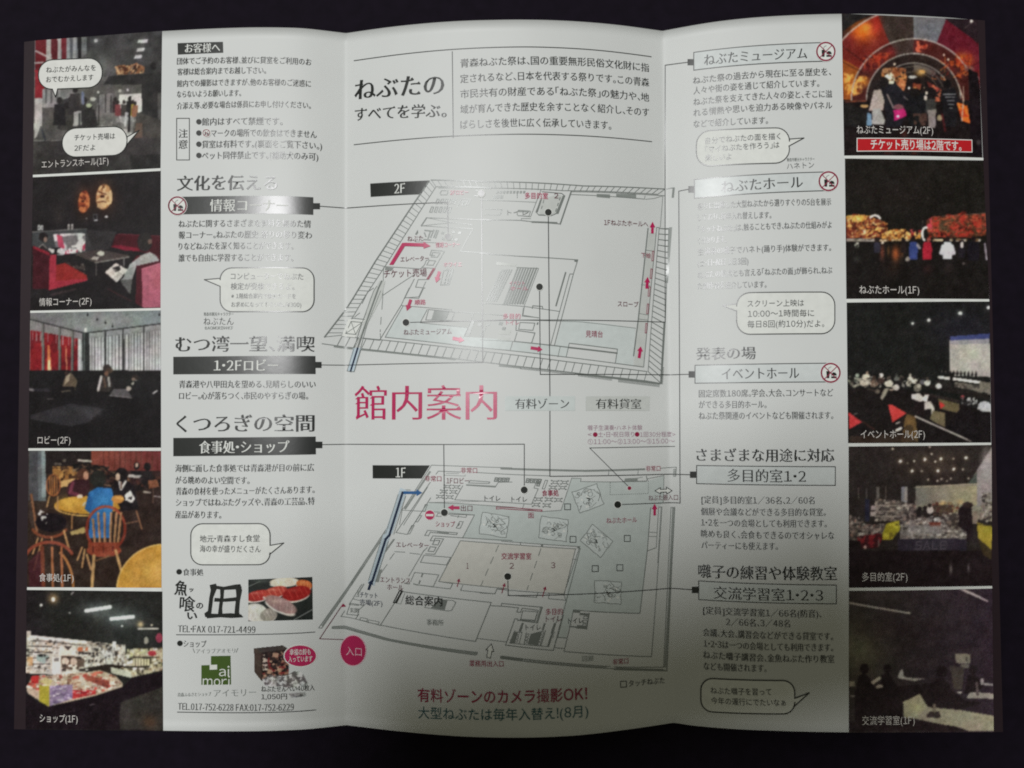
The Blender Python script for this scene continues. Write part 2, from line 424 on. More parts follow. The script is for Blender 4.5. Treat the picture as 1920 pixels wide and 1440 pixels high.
def pic_entrance():
    p = Pic([(65, 76.3), (304, 58.1), (301, 315.5), (62, 328)], 50, 50, 5.142, (62, 60, 60), 3, 200, 190)
    p.grady(80, 560, (66, 64, 66), (88, 85, 82))
    p.poly([(480, 100), (1310, 40), (1310, 480), (700, 480), (560, 330)], (58, 57, 58))
    p.glow(720, 380, 260, 160, (112, 110, 108), 0.8); p.glow(980, 120, 320, 120, (72, 70, 70), .8)
    # red and white blinds, left
    p.poly([(80, 135), (490, 105), (520, 330), (80, 420)], (120, 124, 126))
    for x, w, c in ((85, 105, (112, 28, 36)), (190, 45, (170, 166, 164)), (238, 60, (92, 26, 34)), (298, 36, (172, 170, 168)), (336, 48, (116, 36, 46)), (385, 30, (146, 150, 152)), (420, 25, (88, 90, 94)), (448, 30, (158, 160, 160)), (492, 34, (30, 28, 30)), (530, 50, (120, 122, 122)), (585, 40, (70, 68, 68))):
        p.rect(x, 100, x+w, 420 if x < 500 else 330, c)
    p.poly([(620, 200), (700, 300), (740, 420), (600, 420), (540, 300)], (74, 72, 72), .7)
    p.line([(90, 235), (240, 310)], 16, (186, 178, 176)); p.line([(80, 350), (160, 345)], 14, (190, 186, 184))
    p.rect(80, 420, 170, 700, (150, 34, 44)); p.rect(80, 690, 150, 960, (196, 190, 186)); p.rect(150, 600, 330, 780, (150, 148, 146))
    for x in (180, 230, 285): p.rect(x, 600, x+18, 740, (96, 94, 94))
    p.rect(330, 600, 480, 760, (128, 126, 124))
    # lamps in the ceiling
    for x, y, w in ((1118, 140, 52), (1098, 225, 42), (1075, 292, 40)): p.poly([(x-w, y+18), (x-w+14, y-14), (x+w, y-20), (x+w-8, y+14)], (236, 236, 236)); p.glow(x, y, 80, 40, (150, 150, 150), .35)
    p.ell(668, 135, 17, 17, (232, 230, 226)); p.glow(668, 135, 40, 40, (150, 150, 148), .5)
    # lantern float high in the hall
    p.rags([(850, 385), (900, 370), (990, 375), (1060, 350), (1140, 390), (1130, 450), (870, 470)], [(196, 150, 104), (214, 172, 126), (90, 50, 34), (150, 96, 62)], 5, .5)
    p.strokes([(850, 385), (900, 370), (990, 375), (1060, 350), (1140, 390), (1130, 450), (870, 470)], 40, [(236, 200, 150), (70, 40, 30), (176, 110, 70)], 20, 70, 5, 10)
    p.poly([(850, 380), (870, 380), (910, 460), (880, 460)], (206, 164, 118))
    p.poly([(790, 480), (1300, 440), (1300, 600), (1120, 640), (740, 560)], (46, 44, 44)); p.poly([(740, 560), (1110, 560), (1110, 640), (720, 690)], (90, 88, 84))
    p.ell(1220, 380, 30, 40, (36, 34, 34)); p.ell(900, 620, 14, 14, (226, 224, 220)); p.glow(900, 630, 60, 30, (150, 148, 144), .6); p.ell(975, 612, 12, 12, (220, 218, 214)); p.ell(690, 632, 12, 12, (216, 212, 208))
    # bright far door, visitors, shining floor
    p.poly([(700, 660), (830, 640), (830, 960), (650, 960)], (128, 126, 122)); p.rect(690, 650, 700, 950, (60, 58, 56)); p.rect(755, 650, 768, 900, (70, 68, 66)); p.rect(805, 660, 820, 830, (58, 56, 56))
    p.poly([(885, 660), (1110, 640), (1110, 830), (885, 830)], (214, 212, 206)); p.rect(830, 640, 890, 700, (96, 94, 92))
    p.rect(700, 830, 1060, 980, (120, 117, 112)); p.poly([(880, 830), (1040, 830), (1020, 1060), (940, 1060)], (196, 194, 190)); p.rags([(720, 850), (1080, 850), (1060, 1050), (720, 980)], [(170, 168, 164), (92, 90, 88)], 9, .58, .6)
    for x, y, c in ((855, 770, (60, 48, 50)), (880, 800, (126, 60, 62)), (940, 800, (70, 66, 60)), (990, 770, (40, 38, 38)), (1025, 800, (168, 150, 60)), (1045, 810, (150, 96, 70))):
        p.ell(x, y-72, 16, 20, (46, 40, 38)); p.poly([(x-26, y-50), (x+26, y-50), (x+30, y+60), (x-30, y+60)], c)
    p.line([(1000, 680), (985, 1010)], 22, (38, 36, 36)); p.line([(960, 830), (950, 960)], 16, (216, 214, 210)); p.poly([(1060, 830), (1300, 800), (1290, 1360), (1000, 1370), (1040, 1000)], (70, 66, 62))
    p.poly([(1050, 930), (1120, 930), (1110, 1180), (1040, 1160)], (128, 96, 80), .6); p.poly([(1110, 620), (1300, 600), (1300, 900), (1110, 840)], (44, 42, 42)); p.rect(1265, 640, 1300, 900, (84, 82, 80))
    # queue of dark figures
    p.poly([(300, 720), (420, 680), (560, 770), (660, 800), (690, 960), (300, 990)], (54, 52, 52))
    for x, y, c in ((430, 790, (58, 56, 54)), (390, 850, (66, 64, 60)), (560, 800, (50, 48, 48)), (610, 860, (44, 42, 42)), (320, 800, (40, 38, 40)), (470, 700, (56, 52, 52))):
        p.ell(x, y-90, 26, 32, (40, 36, 36)); p.poly([(x-50, y-50), (x+45, y-55), (x+60, y+150), (x-66, y+150)], c)
    p.line([(540, 640), (545, 740)], 26, (104, 112, 140)); p.poly([(455, 820), (525, 815), (530, 950), (450, 960)], (172, 170, 166)); p.poly([(500, 830), (520, 830), (520, 950), (500, 950)], (70, 70, 70)); p.ell(640, 700, 30, 20, (188, 186, 178)); p.ell(600, 760, 30, 20, (170, 176, 150))
    p.poly([(70, 930), (150, 900), (100, 1060), (78, 1080)], (190, 186, 182)); p.line([(75, 1100), (345, 1100)], 8, (150, 148, 146)); p.line([(150, 1000), (180, 1090)], 20, (60, 60, 66))
    p.grady(1100, 1420, (62, 58, 58), (52, 49, 48), p.Y > 1108 - 0.03*p.X); p.poly([(1000, 1240), (1300, 1230), (1300, 1380), (1000, 1400)], (40, 38, 37)); p.mottle(22, 9); p.soften(1); p.grain(4)
    return p
def pic_corner():
    p = Pic([(62, 332.5), (301.5, 320.5), (301, 577.5), (57, 582.7)], 50, 310, 5.142, (30, 26, 28), 4)
    p.glow(640, 330, 520, 240, (36, 30, 32), .8); p.glow(300, 500, 60, 120, (52, 44, 44), .7)
    for cx, cy, rx, ry, a, b, c in ((552, 352, 52, 108, (154, 66, 36), (206, 122, 72), (92, 26, 18)), (745, 305, 74, 122, (190, 132, 84), (226, 186, 136), (96, 50, 28))):
        p.glow(cx, cy, rx*1.7, ry*1.5, (96, 44, 18), .7); p.ell(cx, cy, rx, ry, a, 1, .06, .12); k = [(cx-rx, cy-ry), (cx+rx, cy-ry), (cx+rx, cy+ry), (cx-rx, cy+ry)]
        M = p.im.copy(); p.rags(k, [b, c, b], 7, .62, .8); e = (((p.X-cx)/rx)**2+((p.Y-cy)/ry)**2 < .96)[..., None]; p.im = np.where(e, p.im, M)
        p.ell(cx+rx*.88, cy, rx*.22, ry*.55, b); p.ell(cx-rx*.2, cy-ry*.05, rx*.3, ry*.12, (70, 30, 20)); p.line([(cx-rx*.8, cy+ry*.42), (cx-rx*.1, cy+ry*.34), (cx+rx*.3, cy+ry*.42)], 9, (84, 34, 24)); p.ell(cx-rx*.3, cy+ry*.7, rx*.6, ry*.2, b, .8); p.line([(cx-rx*.7, cy-ry*.4), (cx+rx*.3, cy-ry*.2)], 10, (80, 34, 22))
    p.rect(640, 470, 684, 535, (74, 70, 70)); p.rect(650, 480, 674, 520, (28, 24, 26)); p.rect(650, 522, 684, 534, (190, 188, 186)); p.ell(768, 496, 15, 11, (220, 216, 212)); p.ell(580, 512, 10, 6, (120, 116, 112))
    # low wall with figurines, screen
    p.poly([(55, 645), (580, 612), (580, 640), (640, 800), (560, 870), (55, 800)], (64, 66, 68)); p.line([(55, 643), (580, 612)], 10, (112, 110, 108))
    for x, y in ((120, 600), (148, 604), (405, 592), (438, 590)): p.rect(x-11, y-26, x+11, y+24, (186, 184, 180)); p.rect(x-4, y-10, x+6, y+16, (90, 88, 86))
    p.poly([(255, 660), (565, 655), (565, 830), (300, 870)], (188, 182, 184)); p.rags([(255, 660), (565, 655), (565, 830), (300, 870)], [(180, 60, 88), (222, 214, 214), (120, 112, 116), (214, 208, 208)], 9, .56)
    p.poly([(290, 670), (340, 680), (370, 800), (310, 800)], (190, 66, 92)); p.poly([(200, 800), (330, 790), (330, 860), (250, 850)], (206, 200, 196)); p.rags([(200, 800), (330, 790), (330, 860), (250, 850)], [(30, 28, 30)], 5, .55)
    p.ell(160, 690, 44, 46, (34, 28, 30)); p.ell(182, 715, 18, 26, (150, 120, 108)); p.poly([(110, 790), (150, 750), (200, 790), (220, 850), (110, 830)], (42, 36, 38)); p.line([(120, 790), (155, 760), (195, 800)], 8, (170, 166, 164))
    p.poly([(580, 620), (870, 640), (800, 800), (640, 840), (560, 830)], (56, 52, 54), .7)
    # red benches
    p.poly([(60, 780), (225, 850), (225, 1195), (60, 1190)], (68, 18, 28)); p.poly([(62, 775), (220, 840), (220, 870), (62, 800)], (150, 30, 48)); p.poly([(225, 860), (285, 860), (280, 1110), (590, 1085), (590, 1110), (215, 1205)], (172, 44, 62))
    p.poly([(285, 960), (370, 940), (580, 1060), (585, 1095), (280, 1115)], (150, 36, 34)); p.poly([(370, 930), (430, 940), (560, 960), (560, 1050)], (70, 58, 56)); p.rags([(400, 930), (560, 950), (560, 1040), (470, 1000)], [(120, 104, 100), (34, 26, 28)], 5, .58)
    p.poly([(860, 665), (1290, 680), (1290, 880), (1080, 830), (820, 790)], (72, 16, 26)); p.line([(880, 662), (1290, 682)], 8, (112, 46, 56)); p.poly([(800, 780), (900, 770), (1080, 800), (1090, 830), (940, 820)], (128, 22, 44)); p.poly([(1060, 870), (1290, 860), (1290, 930), (1000, 960)], (80, 22, 30))
    # table and papers
    p.poly([(460, 860), (700, 810), (990, 870), (990, 890), (660, 940)], (70, 60, 58)); p.line([(660, 940), (985, 885)], 12, (126, 122, 116)); p.ell(715, 850, 36, 22, (206, 200, 184)); p.poly([(610, 905), (650, 878), (705, 880), (680, 915)], (176, 166, 156)); p.line([(672, 940), (672, 1060)], 9, (96, 92, 90)); p.line([(938, 890), (938, 970)], 12, (100, 96, 94))
    # reader
    p.ell(1140, 740, 72, 92, (40, 36, 36)); p.ell(1190, 735, 22, 26, (110, 84, 76)); p.poly([(990, 960), (1100, 870), (1190, 835), (1250, 870), (1280, 920), (1060, 970), (1000, 1150), (900, 1110), (960, 1060)], (176, 178, 174)); p.poly([(960, 1000), (1040, 980), (1000, 1150), (930, 1100)], (150, 152, 148)); p.poly([(900, 1100), (1020, 1100), (1000, 1240), (930, 1160)], (92, 94, 88))
    p.poly([(755, 1030), (860, 940), (975, 1010), (870, 1130)], (212, 204, 196)); p.poly([(825, 990), (900, 965), (905, 1010), (860, 1030)], (42, 38, 38)); p.line([(845, 1000), (925, 1060)], 8, (160, 152, 146)); p.rags([(780, 1030), (830, 1000), (900, 1060), (860, 1100)], [(170, 160, 154)], 3, .62, .6)
    p.poly([(1060, 970), (1290, 920), (1290, 980), (1115, 1000), (1115, 1370), (1050, 1330)], (78, 24, 34)); p.poly([(1110, 1000), (1295, 945), (1295, 1372), (1118, 1372)], (182, 92, 112)); p.line([(1110, 1000), (1290, 945)], 10, (206, 122, 138))
    p.line([(780, 1190), (1010, 1310)], 10, (64, 34, 38)); p.poly([(235, 1240), (480, 1180), (480, 1200), (240, 1260)], (58, 44, 46)); p.mottle(10, 11); p.soften(1); p.grain(4)
    return p
def pic_lobby():
    p = Pic([(57, 586.5), (301.5, 582), (302, 839.5), (53.5, 840.5)], 50, 570, 5.142, (26, 23, 25), 5)
    p.gradx(40, 1290, (108, 106, 106), (128, 138, 140), p.Y < 640); p.glow(700, 200, 400, 130, (150, 154, 152), .7)
    for x, y in ((590, 105), (680, 150), (762, 180), (830, 214), (1280, 105)): p.ell(x, y, 10, 12, (32, 30, 32)); p.line([(x-4, y-26), (x, y)], 5, (60, 60, 60))
    p.poly([(30, 145), (560, 275), (560, 640), (30, 640)], (132, 128, 128)); p.poly([(600, 275), (1295, 190), (1295, 645), (600, 640)], (140, 142, 142))
    p.poly([(35, 250), (500, 335), (500, 640), (30, 640)], (134, 22, 30)); p.rags([(35, 250), (500, 335), (500, 640), (30, 640)], [(150, 30, 34), (98, 18, 28)], 12, .58, .6)
    for x in (55, 90, 130, 200, 280, 345, 400, 460): p.rect(x, 240+x*.2, x+10, 340+x*.15, (170, 160, 160), .7)
    p.poly([(205, 400), (222, 400), (240, 640), (200, 640)], (214, 120, 70)); p.poly([(372, 400), (384, 400), (396, 640), (380, 640)], (206, 126, 92)); p.poly([(208, 540), (224, 540), (232, 640), (204, 640)], (236, 206, 150))
    p.rect(495, 340, 520, 640, (206, 204, 202)); p.rect(520, 370, 552, 640, (160, 164, 162))
    for x in (158, 318, 442): p.rect(x-13, 180+(x-158)*.25, x+10, 640, (110, 110, 104)); p.rect(x+8, 180+(x-158)*.25, x+14, 640, (50, 48, 48))
    x = 612
    while x < 1292:
        w = p.rng.uniform(16, 30); top = 330-(x-612)*.11; p.rect(x, top, x+w*.55, 645, (208, 210, 210)); p.rect(x+w*.55, top, x+w, 645, (104+p.rng.uniform(-20, 30),)*3); x += w+6
    p.grady(300, 640, (60, 60, 60), (255, 255, 255), (p.X > 610) & (p.Y < 640) & (p.Y > 320-(p.X-612)*.11), .22)
    p.line([(30, 148), (545, 278), (620, 275), (1295, 190)], 12, (44, 43, 44)); p.rect(538, 270, 606, 640, (40, 42, 42)); p.rect(548, 280, 562, 640, (84, 92, 88))
    for x in (757, 930, 1130): p.rect(x-9, 250-(x-757)*.1, x+10, 640, (52, 52, 52))
    p.rect(560, 230, 585, 270, (206, 204, 198))
    p.grady(640, 900, (27, 25, 26), (24, 21, 23), p.Y > 640); p.glow(1000, 760, 300, 90, (34, 34, 34), .8)
    p.poly([(345, 780), (380, 680), (430, 660), (490, 740), (470, 830), (360, 840)], (96, 82, 66)); p.poly([(380, 690), (420, 670), (410, 740), (360, 790)], (160, 146, 120)); p.ell(385, 668, 20, 22, (60, 44, 38)); p.poly([(300, 790), (470, 800), (460, 900), (310, 900)], (24, 20, 22)); p.line([(340, 845), (420, 835)], 12, (92, 80, 68))
    p.ell(775, 620, 42, 38, (50, 42, 40)); p.ell(800, 640, 34, 26, (74, 58, 50)); p.poly([(715, 700), (800, 690), (830, 780), (800, 850), (690, 840)], (52, 46, 44)); p.line([(720, 700), (690, 830)], 24, (188, 184, 178)); p.line([(790, 710), (800, 790)], 20, (150, 146, 140)); p.ell(770, 670, 20, 24, (112, 80, 66)); p.line([(745, 720), (760, 800)], 18, (92, 70, 58))
    p.poly([(840, 820), (960, 815), (1020, 900), (800, 880)], (86, 84, 84)); p.line([(800, 882), (1015, 905)], 9, (130, 126, 124)); p.ell(985, 815, 26, 22, (170, 160, 148)); p.line([(1020, 770), (1055, 745)], 22, (176, 168, 158)); p.ell(1050, 710, 36, 26, (44, 36, 34)); p.ell(1030, 725, 18, 16, (130, 108, 96)); p.poly([(1040, 740), (1190, 760), (1220, 900), (1010, 900)], (28, 27, 29)); p.line([(1220, 862), (1256, 838)], 14, (196, 192, 186))
    p.poly([(30, 812), (200, 810), (240, 850), (40, 840)], (44, 40, 46)); p.line([(28, 822), (60, 830)], 24, (120, 114, 116)); p.rect(195, 910, 265, 925, (60, 56, 58))
    p.poly([(420, 960), (740, 1010), (600, 1140), (420, 1180), (40, 1110), (40, 1070)], (46, 43, 47)); p.glow(620, 1040, 150, 70, (66, 64, 68), .7); p.mottle(7, 10); p.soften(1); p.grain(4)
    return p
def pic_dining():
    p = Pic([(53.5, 845), (302, 845.5), (303, 1102), (51, 1101)], 50, 830, 5.142, (48, 34, 28), 6)
    p.rect(20, 70, 190, 560, (92, 98, 100)); p.rect(20, 70, 110, 560, (72, 72, 76)); p.rect(145, 70, 185, 530, (126, 138, 138)); p.rect(180, 70, 620, 300, (34, 26, 26))
    p.gradx(620, 1295, (136, 68, 52), (108, 44, 46), (p.X > 622) & (p.Y < 400) & (p.Y > 75))
    for x in range(740, 1290, 52): p.rect(x, 75, x+8, 330, (92, 42, 34))
    p.poly([(250, 225), (470, 225), (520, 380), (330, 420), (250, 330)], (132, 88, 48)); p.rags([(250, 225), (520, 225), (540, 420), (260, 420)], [(196, 142, 74), (70, 44, 28), (168, 112, 56)], 6, .57)
    p.line([(500, 170), (622, 180)], 20, (190, 184, 172)); p.rags([(440, 190), (800, 230), (800, 320), (450, 280)], [(30, 24, 24), (84, 62, 50), (24, 20, 20)], 5, .52)
    for x, y in ((285, 205), (320, 205), (365, 172)): p.ell(x, y, 18, 14, (96, 84, 74))
    p.rect(640, 270, 1295, 480, (40, 28, 28), .85); p.rags([(640, 260), (1295, 330), (1295, 560), (700, 500)], [(74, 44, 36), (28, 22, 22)], 6, .58)
    p.strokes([(440, 200), (800, 235), (1000, 340), (1000, 470), (640, 420), (440, 300)], 70, [(120, 82, 58), (24, 18, 18), (160, 120, 84), (60, 40, 34)], 30, 90, 5, 10)
    # distant diners
    p.ell(1062, 225, 28, 36, (30, 24, 26)); p.ell(1062, 216, 15, 22, (190, 156, 138)); p.poly([(1010, 270), (1110, 270), (1120, 340), (1000, 340)], (28, 24, 26)); p.poly([(975, 305), (1110, 315), (1090, 340), (980, 335)], (176, 170, 160)); p.ell(1165, 232, 34, 40, (28, 22, 24)); p.poly([(1120, 270), (1210, 270), (1225, 400), (1100, 390)], (32, 26, 28)); p.poly([(1170, 365), (1260, 355), (1280, 430), (1180, 445)], (134, 84, 58))
    p.poly([(1000, 480), (1295, 420), (1295, 1000), (880, 1000)], (46, 32, 28)); p.line([(1130, 475), (1190, 480)], 16, (170, 160, 150)); p.line([(1230, 515), (1295, 525)], 10, (160, 150, 142)); p.line([(1220, 440), (1220, 580)], 9, (90, 70, 58))
    # round table and guests
    p.poly([(310, 370), (470, 345), (520, 400), (330, 430)], (200, 158, 96)); p.ell(600, 600, 330, 88, (190, 136, 44)); p.glow(420, 580, 140, 70, (216, 166, 66), .8); p.arc(600, 615, 325, 90, 12, (226, 176, 84), 180, 285); p.line([(440, 700), (438, 830)], 14, (170, 120, 70))
    p.ell(545, 310, 58, 62, (80, 46, 34)); p.ell(572, 318, 26, 40, (186, 134, 106)); p.poly([(400, 400), (470, 350), (600, 360), (610, 440), (560, 520), (400, 520), (385, 470)], (56, 26, 32)); p.line([(445, 390), (420, 480), (500, 505)], 34, (108, 44, 62)); p.ell(515, 518, 28, 20, (222, 200, 176))
    p.ell(690, 350, 76, 84, (34, 34, 30)); p.poly([(600, 480), (680, 430), (820, 440), (840, 520), (830, 640), (800, 920), (600, 920), (610, 680), (560, 640)], (38, 104, 168)); p.poly([(600, 480), (640, 560), (610, 680), (560, 640)], (28, 80, 140)); p.poly([(640, 700), (790, 700), (780, 900), (620, 900)], (44, 96, 160)); p.glow(740, 540, 90, 90, (64, 136, 196), .6); p.line([(545, 605), (565, 580)], 16, (196, 186, 170))
    p.ell(915, 310, 64, 70, (30, 22, 24)); p.ell(880, 330, 22, 38, (200, 168, 146)); p.poly([(840, 400), (950, 350), (1040, 420), (1080, 640), (920, 660), (830, 500)], (28, 22, 26)); p.line([(895, 380), (910, 450), (955, 375)], 22, (212, 206, 200)); p.line([(912, 385), (912, 440)], 16, (120, 90, 80)); p.rags([(950, 500), (1000, 460), (1045, 540), (1020, 580), (940, 560)], [(226, 222, 214), (226, 222, 214)], 5, .5); p.ell(880, 545, 60, 40, (186, 126, 54)); p.line([(860, 530), (930, 540)], 18, (206, 150, 70))
    p.poly([(420, 860), (560, 810), (570, 870), (430, 890)], (170, 150, 88))
    # windsor chairs
    wood, pale, red = (150, 84, 46), (188, 138, 88), (128, 48, 34)
    p.ell(258, 410, 66, 100, (60, 40, 30)); p.arc(258, 410, 66, 100, 13, wood)
    for dx in (-36, -14, 10, 34): p.line([(258+dx, 330), (262+dx*.9, 505)], 10, (176, 108, 50))
    p.line([(220, 520), (195, 620)], 13, pale); p.line([(300, 520), (298, 640)], 13, pale)
    p.poly([(30, 500), (60, 560), (110, 850), (60, 880), (20, 700)], (62, 48, 42)); p.line([(45, 500), (100, 860)], 22, (140, 92, 62)); p.ell(235, 770, 150, 90, (26, 18, 24)); p.rags([(120, 640), (210, 690), (190, 800), (110, 700)], [(190, 186, 180)], 4, .62); p.arc(220, 800, 170, 110, 26, (128, 66, 42), 200, 340); p.line([(360, 850), (405, 1010)], 20, pale); p.line([(110, 920), (60, 1070)], 15, pale); p.line([(150, 925), (70, 1230)], 15, pale); p.line([(240, 910), (250, 970)], 12, pale)
    p.arc(220, 1150, 240, 190, 30, (142, 66, 46), 25, 160); p.arc(200, 1400, 250, 390, 24, (172, 112, 60), 0, 60)
    for x in (150, 245, 335): p.line([(x, 1010), (x+10, 1400)], 22 if x > 200 else 40, (112, 54, 36) if x < 200 else (168, 100, 60))
    p.poly([(20, 1150), (130, 1040), (150, 1400), (20, 1400)], (66, 26, 34), .8)
    p.arc(765, 830, 185, 215, 26, red, 0, 360); p.arc(765, 830, 185, 215, 10, (170, 80, 56), 20, 150)
    for x0, x1 in ((640, 660), (690, 710), (750, 757), (815, 805), (868, 845), (912, 880)): p.line([(x0, 680 if x0 > 660 else 740), (x1, 985)], 22, (176, 126, 84)); p.line([(x0+7, 690 if x0 > 660 else 750), (x1+7, 985)], 6, (120, 78, 50))
    p.ell(745, 1040, 168, 62, (140, 60, 40)); p.poly([(590, 960), (900, 960), (890, 1040), (600, 1040)], (136, 58, 38)); p.line([(640, 1000), (640, 1050)], 12, (84, 32, 26)); p.line([(740, 1000), (740, 1060)], 12, (84, 32, 26)); p.line([(830, 1000), (830, 1040)], 12, (84, 32, 26))
    p.line([(650, 1090), (630, 1400)], 30, (190, 146, 92)); p.line([(860, 1040), (920, 1260)], 26, (190, 146, 92)); p.line([(560, 1030), (535, 1200)], 17, pale); p.line([(580, 1080), (620, 1220)], 20, pale); p.line([(535, 1010), (490, 1130)], 16, pale); p.line([(660, 1140), (800, 1090)], 15, (120, 78, 50)); p.line([(1060, 660), (1110, 830)], 15, (140, 96, 66)); p.line([(950, 780), (1080, 755)], 11, (120, 84, 60))
    p.ell(1330, 1420, 460, 440, (196, 142, 52)); p.glow(1240, 1240, 160, 130, (214, 166, 78), .8); p.arc(1330, 1420, 460, 440, 12, (226, 184, 104), 90, 180)
    p.mottle(16, 8); p.soften(1); p.grain(4)
    return p
def pic_shop():
    p = Pic([(50, 1106), (304.5, 1109), (306, 1370.3), (48, 1367.8)], 40, 1095, 5.143, (34, 33, 31), 7)
    p.glow(1000, 420, 420, 300, (54, 62, 60), .8); p.gradx(40, 300, (24, 14, 24), (34, 33, 31), p.Y > 0, .5)
    for a, b in (((625, 258), (858, 222)), ((868, 336), (1078, 315))):
        p.glow((a[0]+b[0])/2, (a[1]+b[1])/2+10, 210, 90, (122, 134, 130), .6); p.line([a, b], 34, (226, 236, 230))
    p.glow(308, 142, 60, 60, (176, 140, 92), .8); p.ell(308, 148, 20, 22, (250, 240, 220)); p.ell(190, 204, 14, 12, (224, 220, 214)); p.ell(468, 276, 9, 8, (170, 166, 160)); p.ell(973, 403, 11, 10, (220, 224, 220)); p.line([(480, 100), (500, 80)], 10, (176, 172, 166))
    p.line([(870, 185), (1140, 130)], 7, (20, 20, 20)); p.glow(1150, 390, 36, 36, (220, 200, 150), .9); p.ell(1258, 396, 10, 12, (216, 206, 180)); p.line([(1130, 432), (1320, 432)], 14, (224, 218, 204))
    W = [(232, 226, 214), (206, 198, 184), (178, 168, 154), (240, 236, 226), (110, 100, 92), (60, 54, 50), (196, 176, 150)]
    p.poly([(50, 450), (90, 450), (92, 495), (620, 548), (1005, 590), (1000, 740), (760, 790), (620, 840), (600, 900), (240, 870), (45, 860)], (198, 190, 176))
    p.clutter([(50, 500), (1005, 590), (1000, 740), (700, 800), (50, 860)], 620, W, 14, 60, 8, 30)
    p.line([(92, 505), (620, 560)], 26, (236, 230, 218)); p.line([(120, 540), (600, 590)], 9, (90, 82, 76))
    for y in (600, 656, 712, 768): p.line([(70, y), (300, y+4)], 9, (64, 56, 52)); p.line([(70, y+14), (300, y+18)], 10, (226, 220, 206))
    p.poly([(60, 700), (110, 700), (110, 790), (60, 790)], (196, 150, 104)); p.poly([(150, 680), (260, 690), (230, 770), (150, 740)], (150, 168, 158)); p.ell(200, 690, 40, 16, (40, 42, 40)); p.rags([(540, 610), (640, 610), (640, 650), (540, 650)], [(196, 110, 72)], 5, .5)
    for x in range(560, 740, 34): p.ell(x, 665+(x-560)*.05, 12, 14, (54, 46, 44)); p.ell(x-6, 742, 11, 11, (58, 50, 46))
    p.poly([(740, 590), (1005, 590), (995, 780), (830, 780)], (206, 204, 194)); p.clutter([(740, 580), (1005, 580), (995, 780), (820, 780)], 110, W, 10, 34, 14, 44); p.rect(880, 555, 912, 640, (222, 222, 214))
    p.strokes([(50, 520), (1005, 600), (1000, 740), (620, 830), (50, 850)], 160, [(240, 236, 226), (60, 52, 48), (120, 108, 98), (206, 170, 130)], 10, 44, 3, 8, .7)
    # display stand with masks
    p.poly([(275, 670), (440, 665), (620, 690), (620, 830), (380, 900), (280, 860)], (200, 192, 178)); p.poly([(300, 705), (375, 700), (378, 880), (300, 870)], (232, 228, 220)); p.rect(312, 715, 366, 745, (120, 112, 112)); p.poly([(385, 690), (620, 700), (600, 830), (390, 820)], (98, 80, 68)); p.ell(425, 745, 34, 34, (216, 200, 180)); p.ell(505, 748, 32, 34, (200, 178, 158)); p.rags([(390, 700), (620, 700), (620, 840), (390, 840)], [(236, 226, 206), (60, 50, 46)], 6, .6)
    p.ell(475, 885, 100, 38, (240, 230, 206)); p.glow(470, 880, 70, 30, (255, 250, 236), .8); p.arc(475, 890, 105, 44, 12, (110, 72, 48), 190, 350); p.poly([(370, 600), (520, 590), (530, 690), (360, 690)], (222, 212, 196)); p.poly([(410, 600), (490, 600), (450, 640)], (70, 62, 58))
    # right counters
    p.poly([(1020, 650), (1090, 620), (1365, 620), (1365, 830), (1060, 900), (870, 850), (870, 810), (980, 800)], (176, 168, 138)); p.clutter([(1020, 630), (1365, 610), (1365, 830), (1060, 895), (870, 850), (980, 790)], 330, [(226, 220, 190), (206, 206, 150), (180, 166, 130), (96, 88, 66), (236, 232, 220), (172, 140, 104), (60, 56, 44)], 10, 44, 8, 34)
    for x in range(1080, 1240, 27): p.rect(x, 720, x+18, 790, (206, 200, 160)); p.rect(x+18, 720, x+25, 790, (92, 86, 64))
    p.line([(1060, 708), (1330, 705)], 12, (62, 56, 46)); p.line([(990, 800), (1230, 795)], 16, (52, 46, 38)); p.ell(1262, 668, 40, 28, (176, 52, 62)); p.ell(1332, 520, 34, 48, (150, 56, 76)); p.ell(1205, 545, 22, 36, (150, 146, 134)); p.poly([(620, 810), (830, 770), (1000, 790), (860, 860), (720, 860)], (44, 36, 32)); p.poly([(860, 800), (960, 820), (1060, 850), (1060, 905), (870, 860)], (196, 198, 180))
    # front table of boxed goods
    p.poly([(50, 990), (110, 880), (290, 880), (620, 850), (760, 830), (900, 880), (980, 960), (980, 990), (700, 1080), (260, 1180), (60, 1050)], (190, 170, 146)); p.clutter([(50, 990), (110, 880), (620, 860), (760, 840), (900, 880), (980, 980), (700, 1060), (200, 1040)], 330, [(214, 190, 160), (196, 90, 72), (226, 216, 200), (160, 120, 92), (206, 70, 62), (150, 104, 84), (236, 226, 206)], 16, 60, 10, 34)
    p.poly([(100, 890), (165, 880), (165, 960), (100, 960)], (186, 44, 44)); p.poly([(165, 940), (240, 900), (300, 930), (270, 985)], (206, 190, 130)); p.poly([(175, 975), (275, 985), (270, 1180), (175, 1130)], (168, 156, 46)); p.poly([(275, 985), (495, 965), (495, 1105), (270, 1180)], (140, 118, 150)); p.clutter([(275, 985), (495, 965), (495, 1105), (270, 1180)], 70, [(176, 156, 186), (120, 98, 136), (214, 200, 214)], 30, 60, 8, 18); p.poly([(495, 1030), (720, 1020), (720, 1060), (495, 1110)], (186, 42, 46)); p.clutter([(495, 1020), (720, 1010), (720, 1060), (495, 1105)], 50, [(206, 64, 62), (226, 190, 176), (160, 30, 40)], 20, 46, 8, 16)
    p.poly([(610, 870), (850, 930), (840, 1010), (640, 930)], (150, 72, 56)); p.clutter([(610, 870), (850, 930), (840, 1010), (640, 930)], 40, [(190, 110, 84), (110, 50, 44)], 20, 50, 8, 16)
